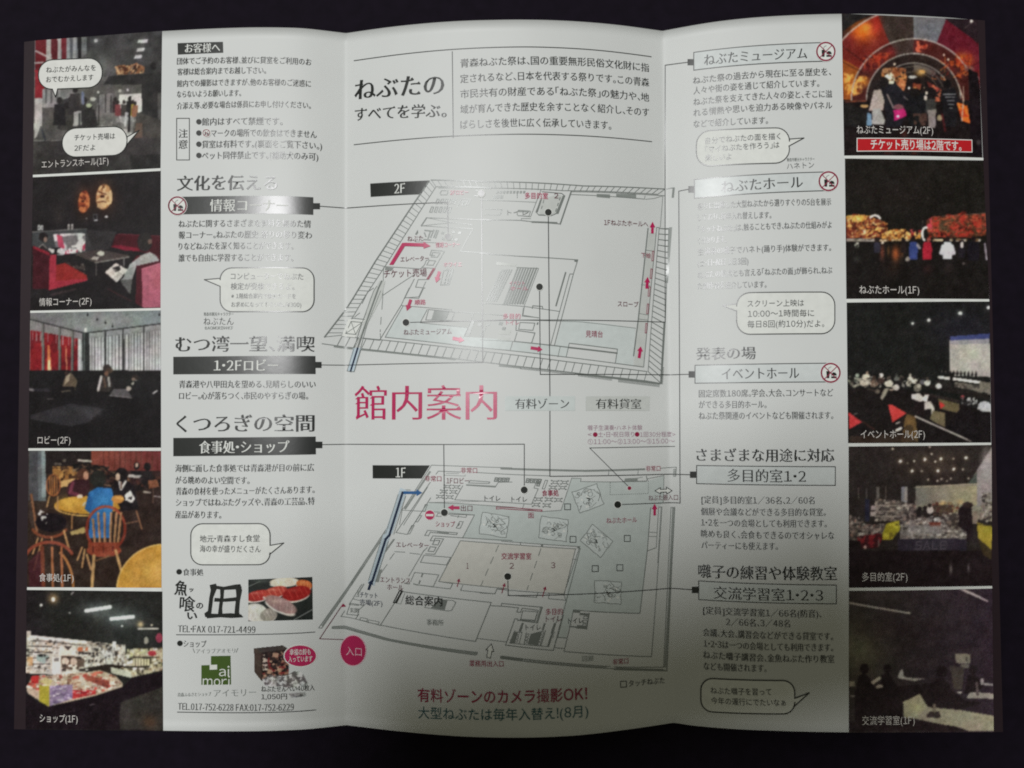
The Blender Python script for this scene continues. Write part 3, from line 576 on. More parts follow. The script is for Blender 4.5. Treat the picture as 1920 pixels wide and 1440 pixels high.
    p.poly([(40, 1070), (260, 1185), (700, 1085), (985, 990), (1060, 905), (1365, 850), (1365, 1410), (40, 1400)], (25, 15, 22)); p.poly([(955, 1140), (1365, 990), (1370, 1410), (950, 1400)], (50, 46, 42)); p.glow(1240, 1330, 90, 80, (92, 62, 44), .7); p.glow(1010, 1250, 80, 140, (70, 66, 64), .6); p.line([(660, 1168), (700, 1158)], 8, (110, 100, 100)); p.line([(380, 1250), (525, 1218)], 4, (70, 60, 64)); p.mottle(10, 6); p.soften(1); p.grain(4)
    return p
def pic_museum():
    p = Pic([(1578, 25.5), (1833, 37.2), (1842, 296), (1582.6, 292)], 1570, 20, 5.143, (30, 20, 20), 8)
    cx, cy = 735, 860
    def ringsec(r0, r1, a0, a1, c, a=1.0):
        dx, dy = p.X-cx, cy-p.Y; r = np.hypot(dx, dy*1.02); t = np.degrees(np.arctan2(dy, dx)); p.mix((r > r0) & (r < r1) & (t > a0) & (t < a1), c, a)
    ringsec(600, 905, -10, 190, (92, 22, 26)); ringsec(600, 905, 90, 113, (54, 42, 38)); ringsec(600, 905, 68, 90, (104, 104, 108)); ringsec(600, 905, 25, 68, (96, 18, 34)); ringsec(600, 905, 113, 150, (112, 30, 24)); ringsec(600, 905, 150, 190, (140, 66, 22))
    p.glow(240, 200, 150, 120, (232, 110, 22), .95); p.glow(280, 160, 60, 50, (250, 160, 50), .6); p.glow(370, 130, 60, 120, (190, 40, 30), .7); p.glow(100, 300, 90, 90, (100, 24, 26), .7); p.glow(110, 680, 90, 80, (214, 124, 30), .8); p.glow(150, 790, 90, 80, (190, 92, 24), .8); p.glow(1200, 480, 120, 80, (226, 120, 30), .9); p.glow(1150, 600, 130, 90, (186, 52, 20), .9); p.glow(1230, 680, 60, 60, (150, 30, 30), .8)
    ringsec(455, 600, 0, 185, (70, 26, 24)); ringsec(455, 600, 90, 112, (62, 46, 42)); p.glow(400, 470, 110, 70, (190, 52, 26), .9); p.glow(300, 540, 70, 60, (130, 36, 34), .8); p.glow(250, 690, 80, 60, (206, 120, 36), .8); p.glow(520, 400, 60, 60, (120, 30, 30), .8); p.glow(830, 340, 70, 50, (190, 50, 30), .8)
    p.rags([(740, 290), (900, 300), (880, 400), (760, 400)], [(206, 90, 62), (80, 26, 26)], 5, .55); p.glow(1000, 580, 110, 80, (190, 44, 26), .9); p.rags([(900, 520), (1120, 560), (1130, 680), (960, 650)], [(206, 64, 34), (150, 34, 26), (96, 30, 26)], 7, .58, .8); p.rags([(1060, 430), (1300, 420), (1270, 690), (1120, 620)], [(206, 80, 28), (150, 40, 24)], 10, .6, .7)
    p.rags([(60, 600), (290, 640), (230, 800), (80, 850)], [(226, 146, 50), (150, 70, 28), (240, 176, 80)], 8, .6, .7); p.rags([(250, 430), (520, 400), (400, 560), (250, 580)], [(170, 50, 30), (84, 26, 28)], 8, .58, .7)
    ringsec(360, 455, 0, 180, (40, 28, 26)); ringsec(270, 360, 0, 180, (34, 26, 26)); ringsec(0, 270, 0, 180, (28, 20, 20)); ringsec(290, 350, 50, 90, (84, 74, 70)); p.glow(800, 600, 60, 40, (190, 140, 70), .8); p.ell(725, 640, 40, 14, (176, 170, 160)); p.ell(815, 590, 30, 20, (206, 150, 80))
    for r, w in ((905, 14), (600, 13), (455, 11), (362, 8)): p.arc(cx, cy, r, r*.98, w, (178, 170, 160), 2, 180, .85)
    for r, w in ((300, 6), (250, 6)): p.arc(cx, cy-20, r, r, w, (130, 116, 100), 20, 150, .7)
    for t in (143, 152, 30): a = math.radians(t); p.line([(cx+460*math.cos(a), cy-460*math.sin(a)), (cx+900*math.cos(a), cy-900*math.sin(a))], 6, (50, 14, 16))
    p.poly([(1000, 30), (1360, 40), (1360, 330), (1300, 270), (1040, 80)], (38, 26, 32)); p.poly([(40, 30), (350, 30), (180, 110), (50, 200)], (28, 26, 26)); p.ell(1292, 105, 15, 17, (230, 222, 214)); p.line([(1230, 170), (1300, 110)], 6, (90, 76, 76)); p.ell(1350, 650, 13, 26, (190, 178, 180), 1, .2, -.4); p.ell(1028, 428, 8, 10, (220, 190, 170)); p.ell(1068, 472, 9, 10, (226, 200, 180)); p.ell(1270, 560, 44, 30, (130, 90, 84), .8, .4)
    # lantern figures
    p.rags([(420, 600), (520, 540), (660, 560), (670, 660), (640, 780), (590, 760), (560, 680), (440, 680)], [(176, 100, 50), (206, 130, 70), (90, 50, 30), (150, 80, 44)], 6, .48); p.ell(500, 660, 52, 62, (216, 206, 176)); p.ell(490, 640, 30, 26, (236, 230, 206)); p.ell(480, 580, 50, 28, (170, 120, 80)); p.ell(620, 720, 36, 60, (196, 110, 66)); p.ell(550, 516, 12, 10, (220, 200, 176)); p.rags([(730, 700), (810, 710), (790, 790), (730, 780)], [(190, 130, 66), (130, 60, 40)], 4, .5); p.ell(690, 748, 10, 12, (226, 222, 210)); p.ell(838, 745, 7, 7, (220, 190, 150)); p.rags([(860, 680), (1000, 760), (990, 900), (930, 880)], [(150, 60, 50), (96, 40, 36), (180, 90, 60)], 5, .56)
    p.strokes([(420, 600), (520, 540), (660, 560), (670, 660), (640, 780), (590, 760), (560, 680), (440, 680)], 36, [(60, 30, 20), (226, 160, 100), (120, 60, 34)], 24, 70, 5, 10)
    p.strokes([(60, 600), (290, 640), (230, 800), (80, 850)], 26, [(120, 50, 20), (246, 190, 96)], 30, 90, 6, 12, .6); p.strokes([(1060, 430), (1300, 420), (1270, 690), (900, 660), (900, 520)], 44, [(110, 26, 22), (236, 120, 50), (70, 20, 20)], 30, 100, 6, 12, .6); p.strokes([(250, 430), (520, 400), (400, 560), (250, 580)], 24, [(96, 24, 24), (206, 84, 40)], 30, 80, 6, 12, .6)
    # crowd
    p.rect(60, 880, 1330, 1400, (24, 17, 18)); p.line([(80, 880), (280, 870)], 10, (130, 60, 40)); p.ell(260, 920, 40, 16, (176, 140, 84)); p.poly([(60, 900), (300, 960), (300, 1120), (60, 1120)], (26, 24, 24))
    p.ell(375, 720, 50, 50, (34, 26, 26)); p.poly([(350, 770), (420, 760), (455, 850), (440, 960), (300, 970), (320, 900)], (166, 150, 140)); p.poly([(340, 950), (410, 940), (460, 1060), (450, 1100), (330, 1100)], (156, 156, 150)); p.poly([(290, 980), (330, 1000), (330, 1110), (280, 1110)], (104, 140, 166))
    p.poly([(410, 720), (560, 700), (660, 800), (660, 960), (620, 1120), (470, 1120), (460, 900)], (28, 26, 32)); p.ell(450, 690, 46, 50, (30, 24, 26)); p.line([(480, 810), (540, 940)], 13, (150, 130, 126)); p.poly([(540, 960), (640, 940), (680, 1010), (550, 1065)], (190, 26, 100)); p.ell(590, 930, 50, 26, (120, 70, 76)); p.ell(582, 1020, 12, 14, (240, 220, 226))
    p.poly([(650, 800), (860, 790), (870, 980), (840, 1110), (700, 1110), (660, 980)], (22, 21, 24)); p.ell(745, 790, 60, 40, (26, 22, 22)); p.rags([(730, 990), (860, 990), (860, 1110), (740, 1110)], [(70, 48, 42)], 6, .5); p.line([(640, 830), (680, 860)], 8, (120, 110, 106))
    p.ell(905, 800, 50, 60, (26, 20, 22)); p.poly([(850, 860), (940, 850), (960, 980), (850, 980)], (52, 50, 48)); p.poly([(870, 960), (950, 955), (945, 1130), (880, 1130)], (132, 122, 118)); p.ell(850, 840, 14, 26, (186, 170, 160)); p.ell(860, 795, 12, 16, (210, 196, 180)); p.ell(985, 1035, 26, 30, (176, 160, 120), .8)
    p.ell(1060, 710, 40, 42, (22, 18, 20)); p.poly([(1000, 770), (1130, 740), (1170, 860), (1140, 1120), (1030, 1120), (1010, 900)], (24, 22, 26))
    for y, x0, x1 in ((808, 1020, 1140), (835, 1040, 1130), (868, 1060, 1124), (905, 1070, 1120), (940, 1080, 1110)): p.line([(x0, y), (x1, y)], 9, (176, 176, 180), .8)
    p.rags([(1150, 890), (1250, 900), (1280, 1090), (1200, 1060)], [(236, 140, 44), (190, 60, 24), (226, 100, 30)], 6, .5); p.line([(1170, 720), (1215, 860), (1200, 1060)], 11, (190, 160, 140)); p.line([(1215, 730), (1215, 860)], 9, (180, 150, 130)); p.poly([(1260, 560), (1350, 600), (1400, 900), (1400, 1400), (1290, 1400), (1270, 900)], (20, 12, 18)); p.ell(1360, 1270, 22, 24, (60, 52, 56)); p.glow(640, 1180, 40, 50, (90, 30, 24), .6); p.glow(740, 1370, 40, 30, (90, 34, 26), .6); p.glow(480, 1370, 40, 30, (80, 30, 26), .6); p.line([(1010, 1000), (1040, 1160)], 20, (90, 26, 30), .7)
    p.mottle(12, 5); p.soften(1); p.grain(4)
    return p
def pic_hall():
    p = Pic([(1584, 297.4), (1843.5, 301), (1854.5, 561), (1586.8, 560.6)], 1580, 290, 5.143, (26, 23, 20), 9)
    p.glow(500, 350, 520, 260, (32, 26, 24), .8)
    for _ in range(40): p.ell(p.rng.uniform(40, 1340), p.rng.uniform(60, 520), 4, 4, (90, 84, 76), .7)
    L = [(30, 600), (110, 570), (260, 590), (330, 620), (430, 660), (430, 740), (400, 800), (320, 810), (35, 800)]
    p.poly(L, (110, 52, 30)); p.rags(L, [(196, 120, 52), (60, 26, 20), (150, 62, 36), (226, 160, 80), (84, 40, 26)], 5, .6); p.rags([(30, 590), (240, 585), (230, 640), (60, 650)], [(230, 196, 90), (206, 160, 60)], 4, .45)
    p.poly([(35, 720), (330, 740), (320, 805), (35, 805)], (112, 36, 26), .7); p.arc(310, 625, 50, 38, 18, (230, 226, 214), 10, 150); p.line([(195, 730), (235, 760)], 16, (226, 190, 180)); p.line([(215, 725), (200, 765)], 10, (226, 190, 180))
    M = [(380, 760), (480, 720), (600, 720), (650, 760), (760, 740), (750, 810), (500, 840), (370, 810)]
    p.poly(M, (120, 70, 30)); p.rags(M, [(226, 150, 60), (70, 34, 20), (180, 96, 40), (240, 180, 96)], 4, .58); p.rags([(650, 720), (760, 730), (750, 800), (660, 800)], [(190, 170, 160), (150, 40, 40), (40, 20, 20)], 4, .52)
    R = [(800, 650), (870, 590), (980, 600), (1150, 560), (1200, 580), (1380, 570), (1385, 780), (1230, 800), (830, 800)]
    p.poly(R, (84, 34, 24)); p.rags(R, [(150, 44, 30), (56, 24, 20), (120, 60, 40), (176, 56, 40), (70, 40, 26)], 6, .58)
    for x, y, rx, ry in ((895, 650, 36, 50), (1075, 690, 44, 46), (1165, 625, 38, 70), (1290, 640, 40, 60), (1150, 760, 90, 30), (1020, 595, 30, 20)): p.ell(x, y, rx, ry, (176, 46, 34), .85, .3)
    p.poly([(930, 640), (1030, 640), (1020, 760), (930, 740)], (70, 58, 40), .8); p.line([(870, 600), (1380, 565)], 6, (110, 84, 70)); p.rags([(800, 640), (860, 600), (870, 760), (830, 760)], [(190, 60, 70)], 4, .55)
    p.strokes(L, 150, [(240, 190, 90), (70, 28, 20), (206, 100, 50), (150, 50, 34), (246, 226, 150)], 20, 80, 4, 9); p.strokes(M, 90, [(240, 176, 84), (60, 30, 20), (200, 110, 50), (246, 214, 140)], 18, 60, 4, 8); p.strokes(R, 170, [(190, 64, 40), (56, 22, 20), (120, 60, 40), (206, 96, 60), (90, 80, 50)], 20, 80, 4, 9)
    p.arc(310, 625, 50, 38, 18, (230, 226, 214), 10, 150)
    p.arc(800, 765, 34, 62, 18, (226, 224, 214), 75, 285); p.ell(800, 770, 24, 50, (20, 20, 18)); p.line([(770, 640), (768, 700)], 5, (110, 106, 96))
    p.rect(35, 808, 325, 835, (150, 140, 128)); p.rags([(35, 808), (325, 808), (325, 835), (35, 835)], [(90, 82, 74)], 4, .55)
    for a, b in ((340, 440), (470, 550), (560, 640), (870, 965), (1015, 1060), (1090, 1200), (1255, 1330)): p.rect(a, 815, b, 836, (216, 190, 150) if a < 1000 else (206, 196, 180)); p.rags([(a, 810), (b, 810), (b, 838), (a, 838)], [(120, 90, 60)], 3, .6)
    p.rect(30, 836, 1400, 1400, (25, 21, 20)); p.rect(110, 845, 155, 900, (170, 166, 158)); p.rags([(110, 845), (155, 845), (155, 900), (110, 900)], [(50, 46, 44)], 3, .5)
    p.glow(510, 960, 44, 90, (170, 84, 40), .95); p.glow(380, 940, 26, 90, (120, 58, 44), .8); p.glow(440, 930, 14, 60, (110, 70, 36), .8); p.glow(570, 930, 20, 70, (120, 76, 40), .8)
    for x, y, w, h, c in ((330, 895, 34, 50, (48, 46, 60)), (680, 925, 44, 85, (50, 64, 122)), (815, 925, 46, 84, (166, 26, 44)), (1010, 925, 46, 84, (206, 208, 208)), (1150, 930, 34, 60, (32, 28, 34)), (1260, 930, 60, 90, (24, 20, 28)), (585, 900, 26, 50, (40, 30, 30))):
        p.ell(x, y-h-24, 24, 28, (34, 24, 24)); p.poly([(x-w*.7, y-h), (x+w*.7, y-h), (x+w, y-h*.2), (x+w*.9, y+h), (x-w*.9, y+h), (x-w, y-h*.2)], c)
    p.line([(965, 880), (945, 950), (980, 960)], 28, (200, 202, 202)); p.line([(1055, 880), (1075, 950), (1040, 960)], 28, (196, 198, 198)); p.line([(720, 870), (740, 900)], 26, (140, 136, 140)); p.ell(625, 1008, 22, 22, (150, 140, 126)); p.ell(1150, 870, 16, 30, (206, 200, 196)); p.line([(1370, 860), (1388, 1010)], 18, (150, 138, 150)); p.ell(830, 820, 20, 22, (150, 70, 60)); p.ell(384, 850, 14, 10, (220, 206, 180))
    p.glow(1020, 1100, 60, 70, (44, 34, 34), .8); p.glow(820, 1100, 60, 60, (48, 28, 28), .8); p.glow(480, 1100, 90, 90, (38, 26, 22), .8); p.glow(130, 1010, 40, 30, (50, 50, 48), .7); p.ell(1165, 1050, 14, 12, (110, 100, 96), .8, .4); p.mottle(8, 8); p.soften(1); p.grain(4)
    return p
def pic_event():
    p = Pic([(1587.4, 567.4), (1855, 565), (1858, 830), (1590, 831)], 1580, 560, 5.143, (25, 25, 24), 10)
    p.glow(1150, 280, 400, 220, (30, 28, 38), .8)
    for x, y, r in ((676, 238, 11), (829, 206, 13), (1133, 140, 17), (1405, 86, 14)): p.glow(x, y, r*2.4, r*2.4, (120, 120, 124), .5); p.ell(x, y, r, r, (240, 240, 236))
    p.poly([(1030, 400), (1418, 385), (1425, 755), (1030, 740)], (170, 166, 158)); p.glow(1230, 560, 160, 160, (184, 180, 168), .7); p.poly([(1035, 365), (1418, 335), (1418, 388), (1035, 405)], (58, 66, 118)); p.poly([(1035, 400), (1418, 385), (1418, 430), (1035, 445)], (128, 126, 140), .6)
    for x in range(960, 1310, 36): p.ell(x, 712+(x-960)*.05, 13, 24, (30, 28, 28)); p.ell(x-5, 700+(x-960)*.05, 6, 8, (120, 110, 104))
    p.poly([(915, 745), (1040, 755), (1040, 785), (915, 770)], (216, 212, 202)); p.poly([(1065, 760), (1330, 795), (1320, 820), (1065, 785)], (220, 216, 208)); p.poly([(1075, 800), (1340, 840), (1430, 860), (1430, 920), (1300, 890), (1080, 850)], (96, 90, 82)); p.rags([(1075, 800), (1430, 850), (1430, 930), (1080, 850)], [(50, 44, 42), (130, 122, 110)], 6, .58, .7); p.poly([(1320, 800), (1430, 810), (1430, 880), (1320, 870)], (112, 106, 92)); p.rect(1035, 720, 1062, 850, (26, 24, 24)); p.poly([(1000, 850), (1040, 820), (1060, 865)], (84, 40, 36)); p.poly([(900, 780), (1040, 790), (1060, 880), (880, 840)], (40, 36, 34))
    # rows of seats and listeners
    p.poly([(50, 870), (560, 860), (700, 900), (1430, 1100), (1430, 1400), (50, 1400)], (27, 22, 22)); p.poly([(760, 900), (1130, 980), (1120, 1010), (800, 930)], (46, 38, 36)); p.poly([(700, 800), (1060, 860), (1430, 930), (1430, 980), (900, 880)], (34, 29, 28))
    for x, y, s, c, h in ((140, 770, 1.0, (70, 74, 66), (150, 156, 140)), (210, 790, 1.3, (180, 172, 152), (190, 180, 160)), (235, 735, .7, (206, 196, 170), (150, 130, 110)), (300, 800, 1.2, (104, 84, 70), (64, 50, 44)), (370, 770, 1.1, (60, 46, 42), (226, 222, 212)), (445, 800, 1.2, (206, 200, 180), (70, 60, 54)), (520, 760, .8, (90, 92, 86), (60, 60, 56)), (515, 840, 1.0, (196, 190, 176), (40, 34, 34)), (650, 760, .8, (200, 196, 182), (170, 160, 146)), (690, 780, .9, (210, 204, 190), (40, 36, 36)), (635, 805, .7, (196, 188, 170), (150, 140, 126)), (770, 790, .8, (90, 88, 96), (40, 36, 36)), (815, 800, .9, (200, 200, 190), (60, 50, 46)), (925, 830, .9, (216, 212, 200), (50, 44, 42))):
        p.ell(x, y-28*s, 17*s, 20*s, h); p.ell(x, y+16*s, 34*s, 28*s, c)
    p.poly([(110, 765), (280, 770), (240, 850), (160, 800)], (176, 168, 148), .7); p.line([(55, 790), (110, 850), (160, 825)], 22, (120, 122, 104)); p.poly([(360, 960), (400, 870), (450, 860), (420, 920), (380, 980)], (150, 142, 124)); p.line([(455, 880), (480, 880)], 16, (180, 160, 140)); p.ell(335, 895, 24, 20, (110, 100, 88)); p.line([(240, 870), (320, 890)], 12, (60, 52, 46))
    p.strokes([(60, 730), (560, 740), (860, 790), (860, 830), (560, 860), (60, 860)], 90, [(40, 34, 32), (210, 204, 186), (110, 100, 88), (24, 20, 20)], 14, 44, 5, 12, .8)
    p.ell(720, 860, 36, 40, (110, 104, 94)); p.ell(735, 840, 20, 20, (170, 164, 152)); p.poly([(660, 925), (740, 910), (790, 960), (760, 1000), (665, 965)], (206, 198, 188)); p.poly([(785, 930), (830, 930), (810, 1000), (775, 985)], (228, 222, 212)); p.poly([(790, 1000), (850, 990), (885, 1060), (880, 1140), (860, 1130), (850, 1060), (790, 1070)], (196, 186, 174)); p.poly([(690, 980), (790, 1000), (790, 1130), (700, 1120)], (30, 22, 22))
    p.poly([(920, 965), (1125, 1015), (1130, 1105), (935, 1060)], (100, 88, 60)); p.poly([(930, 985), (985, 1030), (940, 1065)], (190, 46, 44)); p.poly([(840, 1160), (870, 1080), (985, 1100), (990, 1245), (900, 1200)], (112, 100, 72)); p.poly([(600, 1160), (620, 1110), (700, 1140), (730, 1390), (560, 1390)], (96, 74, 44)); p.glow(640, 1200, 60, 70, (126, 92, 48), .6); p.poly([(60, 1330), (600, 1290), (740, 1390), (60, 1395)], (56, 42, 34), .8); p.poly([(460, 1220), (560, 1180), (600, 1260), (480, 1280)], (30, 24, 24)); p.line([(520, 1270), (560, 1250)], 26, (226, 220, 206)); p.line([(515, 1205), (548, 1190)], 12, (206, 196, 180)); p.ell(640, 1250, 44, 36, (70, 54, 36))
    p.poly([(438, 1025), (470, 1020), (615, 1105), (480, 1195)], (206, 60, 56)); p.poly([(55, 1095), (185, 1190), (60, 1260)], (198, 52, 54)); p.line([(185, 1180), (300, 1260)], 20, (50, 30, 28)); p.line([(700, 1135), (900, 1225), (1245, 1378)], 13, (206, 196, 184)); p.line([(110, 1115), (140, 1105)], 8, (110, 104, 100))
    p.ell(1155, 950, 16, 18, (190, 80, 84)); p.rags([(1140, 950), (1300, 950), (1300, 1060), (1150, 1030)], [(190, 190, 188), (110, 110, 108), (40, 38, 38)], 5, .52); p.ell(1368, 1040, 64, 50, (190, 192, 190)); p.poly([(1300, 1050), (1430, 1060), (1430, 1095), (1300, 1065)], (196, 196, 192)); p.line([(1255, 1148), (1280, 1160)], 10, (120, 112, 106)); p.poly([(1130, 1060), (1430, 1120), (1430, 1390), (1260, 1390), (1000, 1240)], (24, 19, 22)); p.mottle(8, 7); p.soften(1); p.grain(4)
    return p
def pic_market():
    p = Pic([(1591, 837.4), (1859, 834), (1860, 1098.7), (1591.5, 1102)], 1590, 830, 5.143, (34, 28, 27), 11)
    p.glow(800, 200, 420, 170, (54, 43, 37), .8); p.poly([(640, 430), (1160, 400), (1380, 50), (1390, 760), (650, 640)], (112, 106, 92)); p.gradx(650, 1250, (104, 98, 92), (136, 126, 96), (p.X > 655) & (p.X < 1245) & (p.Y > 415) & (p.Y < 600)); p.poly([(1150, 400), (1245, 280), (1240, 390)], (60, 66, 60)); p.poly([(1245, 260), (1385, 45), (1388, 560), (1245, 620)], (122, 114, 112)); p.glow(1330, 180, 60, 160, (150, 142, 140), .6); p.line([(660, 428), (1250, 396)], 12, (140, 128, 108))
    for x, y, r in ((506, 178, 17), (741, 162, 16), (896, 155, 15), (1139, 146, 16), (616, 272, 15), (866, 270, 15), (1018, 254, 15), (430, 60, 9), (788, 40, 8), (805, 110, 8), (637, 178, 8), (840, 182, 8), (573, 198, 6), (710, 274, 8), (1108, 256, 8), (771, 358, 8), (862, 368, 7), (900, 350, 8), (953, 370, 7), (990, 348, 8), (1160, 345, 8), (1015, 155, 7)): p.glow(x, y, r*2.2, r*2.2, (130, 112, 90), .5); p.ell(x, y, r*.8, r*.8, (224, 214, 200))
    for x, y0, y1, w, c in ((98, 430, 540, 8, (84, 76, 72)), (175, 440, 540, 14, (70, 64, 62)), (250, 260, 430, 6, (70, 62, 60)), (285, 430, 545, 26, (82, 76, 74)), (362, 420, 540, 8, (96, 86, 82))): p.rect(x-w/2, y0, x+w/2, y1, c)
    p.rect(165, 540, 210, 760, (30, 30, 46)); p.rect(512, 425, 570, 770, (104, 102, 106)); p.rect(545, 430, 570, 560, (128, 120, 114)); p.rect(575, 435, 650, 560, (40, 34, 33))
    S = [(124, 112, 104), (92, 82, 78), (150, 138, 126), (60, 52, 50), (110, 92, 84), (42, 36, 36)]
    p.poly([(260, 540), (500, 560), (660, 600), (660, 760), (260, 760)], (66, 57, 54)); p.clutter([(260, 540), (500, 560), (660, 600), (660, 760), (260, 760)], 260, S, 10, 36, 10, 30)
    for y in (606, 660, 712): p.line([(265, y), (500, y)], 9, (136, 122, 112))
    p.rect(218, 605, 262, 652, (130, 118, 114)); p.rect(218, 664, 264, 708, (136, 124, 118)); p.ell(1340, 520, 40, 26, (120, 112, 104)); p.clutter([(1290, 480), (1388, 490), (1388, 790), (1260, 740)], 120, S+[(160, 150, 140)], 10, 40, 8, 26)
    p.clutter([(810, 570), (1060, 570), (1090, 720), (820, 700)], 150, [(104, 86, 62), (50, 38, 34), (140, 118, 84), (80, 60, 50), (96, 48, 40)], 10, 40, 8, 30); p.glow(915, 580, 30, 26, (190, 156, 100), .8); p.glow(1085, 570, 40, 30, (160, 130, 86), .8); p.poly([(820, 600), (1000, 600), (1000, 690), (830, 690)], (46, 34, 32), .6)
    p.ell(690, 640, 20, 26, (26, 20, 22)); p.rect(672, 650, 706, 740, (30, 24, 26)); p.ell(742, 630, 22, 20, (30, 22, 24)); p.rect(724, 645, 762, 690, (34, 26, 28)); p.ell(790, 650, 32, 34, (176, 166, 158)); p.ell(787, 606, 18, 20, (36, 28, 26))
    p.poly([(1065, 640), (1130, 575), (1195, 640), (1200, 900), (1150, 960), (1060, 840)], (28, 19, 23)); p.ell(1155, 600, 50, 30, (40, 28, 28)); p.rect(1200, 660, 1250, 780, (110, 98, 86)); p.poly([(1245, 770), (1390, 810), (1385, 1035), (1250, 915)], (132, 116, 36)); p.line([(1250, 790), (1388, 800)], 10, (60, 50, 30))
    # stalls
    p.poly([(10, 700), (130, 740), (170, 800), (500, 770), (500, 800), (320, 900), (10, 950)], (78, 66, 62)); p.clutter([(10, 690), (130, 730), (170, 790), (350, 780), (300, 900), (10, 950)], 260, S+[(140, 100, 90), (160, 150, 142)], 10, 44, 8, 30); p.poly([(330, 880), (370, 780), (490, 750), (500, 840), (420, 940), (330, 940)], (136, 124, 26)); p.rags([(330, 880), (370, 780), (490, 750), (500, 840), (420, 940), (330, 940)], [(160, 148, 40), (96, 84, 24)], 7, .6); p.poly([(100, 930), (300, 870), (330, 920), (290, 1010), (130, 1020)], (92, 20, 26)); p.rags([(80, 900), (330, 880), (280, 1020), (120, 1020)], [(112, 30, 34), (50, 16, 20)], 6, .56); p.ell(165, 1008, 14, 18, (150, 120, 112)); p.rect(286, 930, 300, 1000, (90, 74, 70))
    p.poly([(500, 790), (720, 720), (940, 740), (1140, 860), (1140, 930), (500, 930)], (104, 96, 92)); p.clutter([(500, 790), (720, 700), (940, 720), (1140, 860), (1140, 930), (500, 930)], 420, [(150, 142, 136), (112, 104, 98), (80, 72, 70), (172, 164, 156), (60, 52, 50), (130, 116, 104)], 10, 44, 8, 26); p.poly([(780, 770), (890, 765), (890, 805), (790, 810)], (92, 44, 34)); p.poly([(590, 800), (920, 790), (930, 880), (560, 890)], (120, 116, 112), .55); p.poly([(900, 690), (1070, 690), (1060, 850), (950, 800)], (56, 46, 44)); p.clutter([(900, 680), (1070, 680), (1060, 850), (950, 800)], 60, S, 10, 36, 8, 24)
    p.rect(480, 925, 1140, 1040, (38, 32, 42)); p.rect(640, 940, 950, 1036, (43, 37, 46))
    p.rect(10, 1040, 1390, 1400, (25, 16, 19)); p.poly([(10, 940), (120, 950), (130, 1045), (10, 1060)], (26, 18, 20)); p.glow(990, 1220, 16, 60, (110, 98, 98), .9); p.glow(1162, 1210, 12, 50, (90, 78, 80), .9); p.poly([(1250, 920), (1385, 1040), (1380, 1130), (1300, 1080)], (60, 48, 22), .6)
    p.mottle(8, 6); p.soften(1); p.grain(3.5)
    # the word on the counter front
    for ch, x in zip('SALE', (648, 726, 808, 884)):
        seg = {'S': [(60, 6), (14, 6), (8, 36), (56, 44), (50, 78), (0, 78)], 'A': [(0, 80), (34, 4), (62, 80)], 'L': [(10, 4), (4, 78), (52, 78)], 'E': [(62, 6), (14, 6), (6, 78), (56, 78)]}[ch]
        p.line([(x+a, 948+b) for a, b in seg], 13, (60, 53, 62))
        if ch == 'A': p.line([(x+14, 948+54), (x+52, 948+54)], 9, (60, 53, 62))
        if ch == 'E': p.line([(x+10, 948+42), (x+52, 948+42)], 11, (60, 53, 62))
    return p
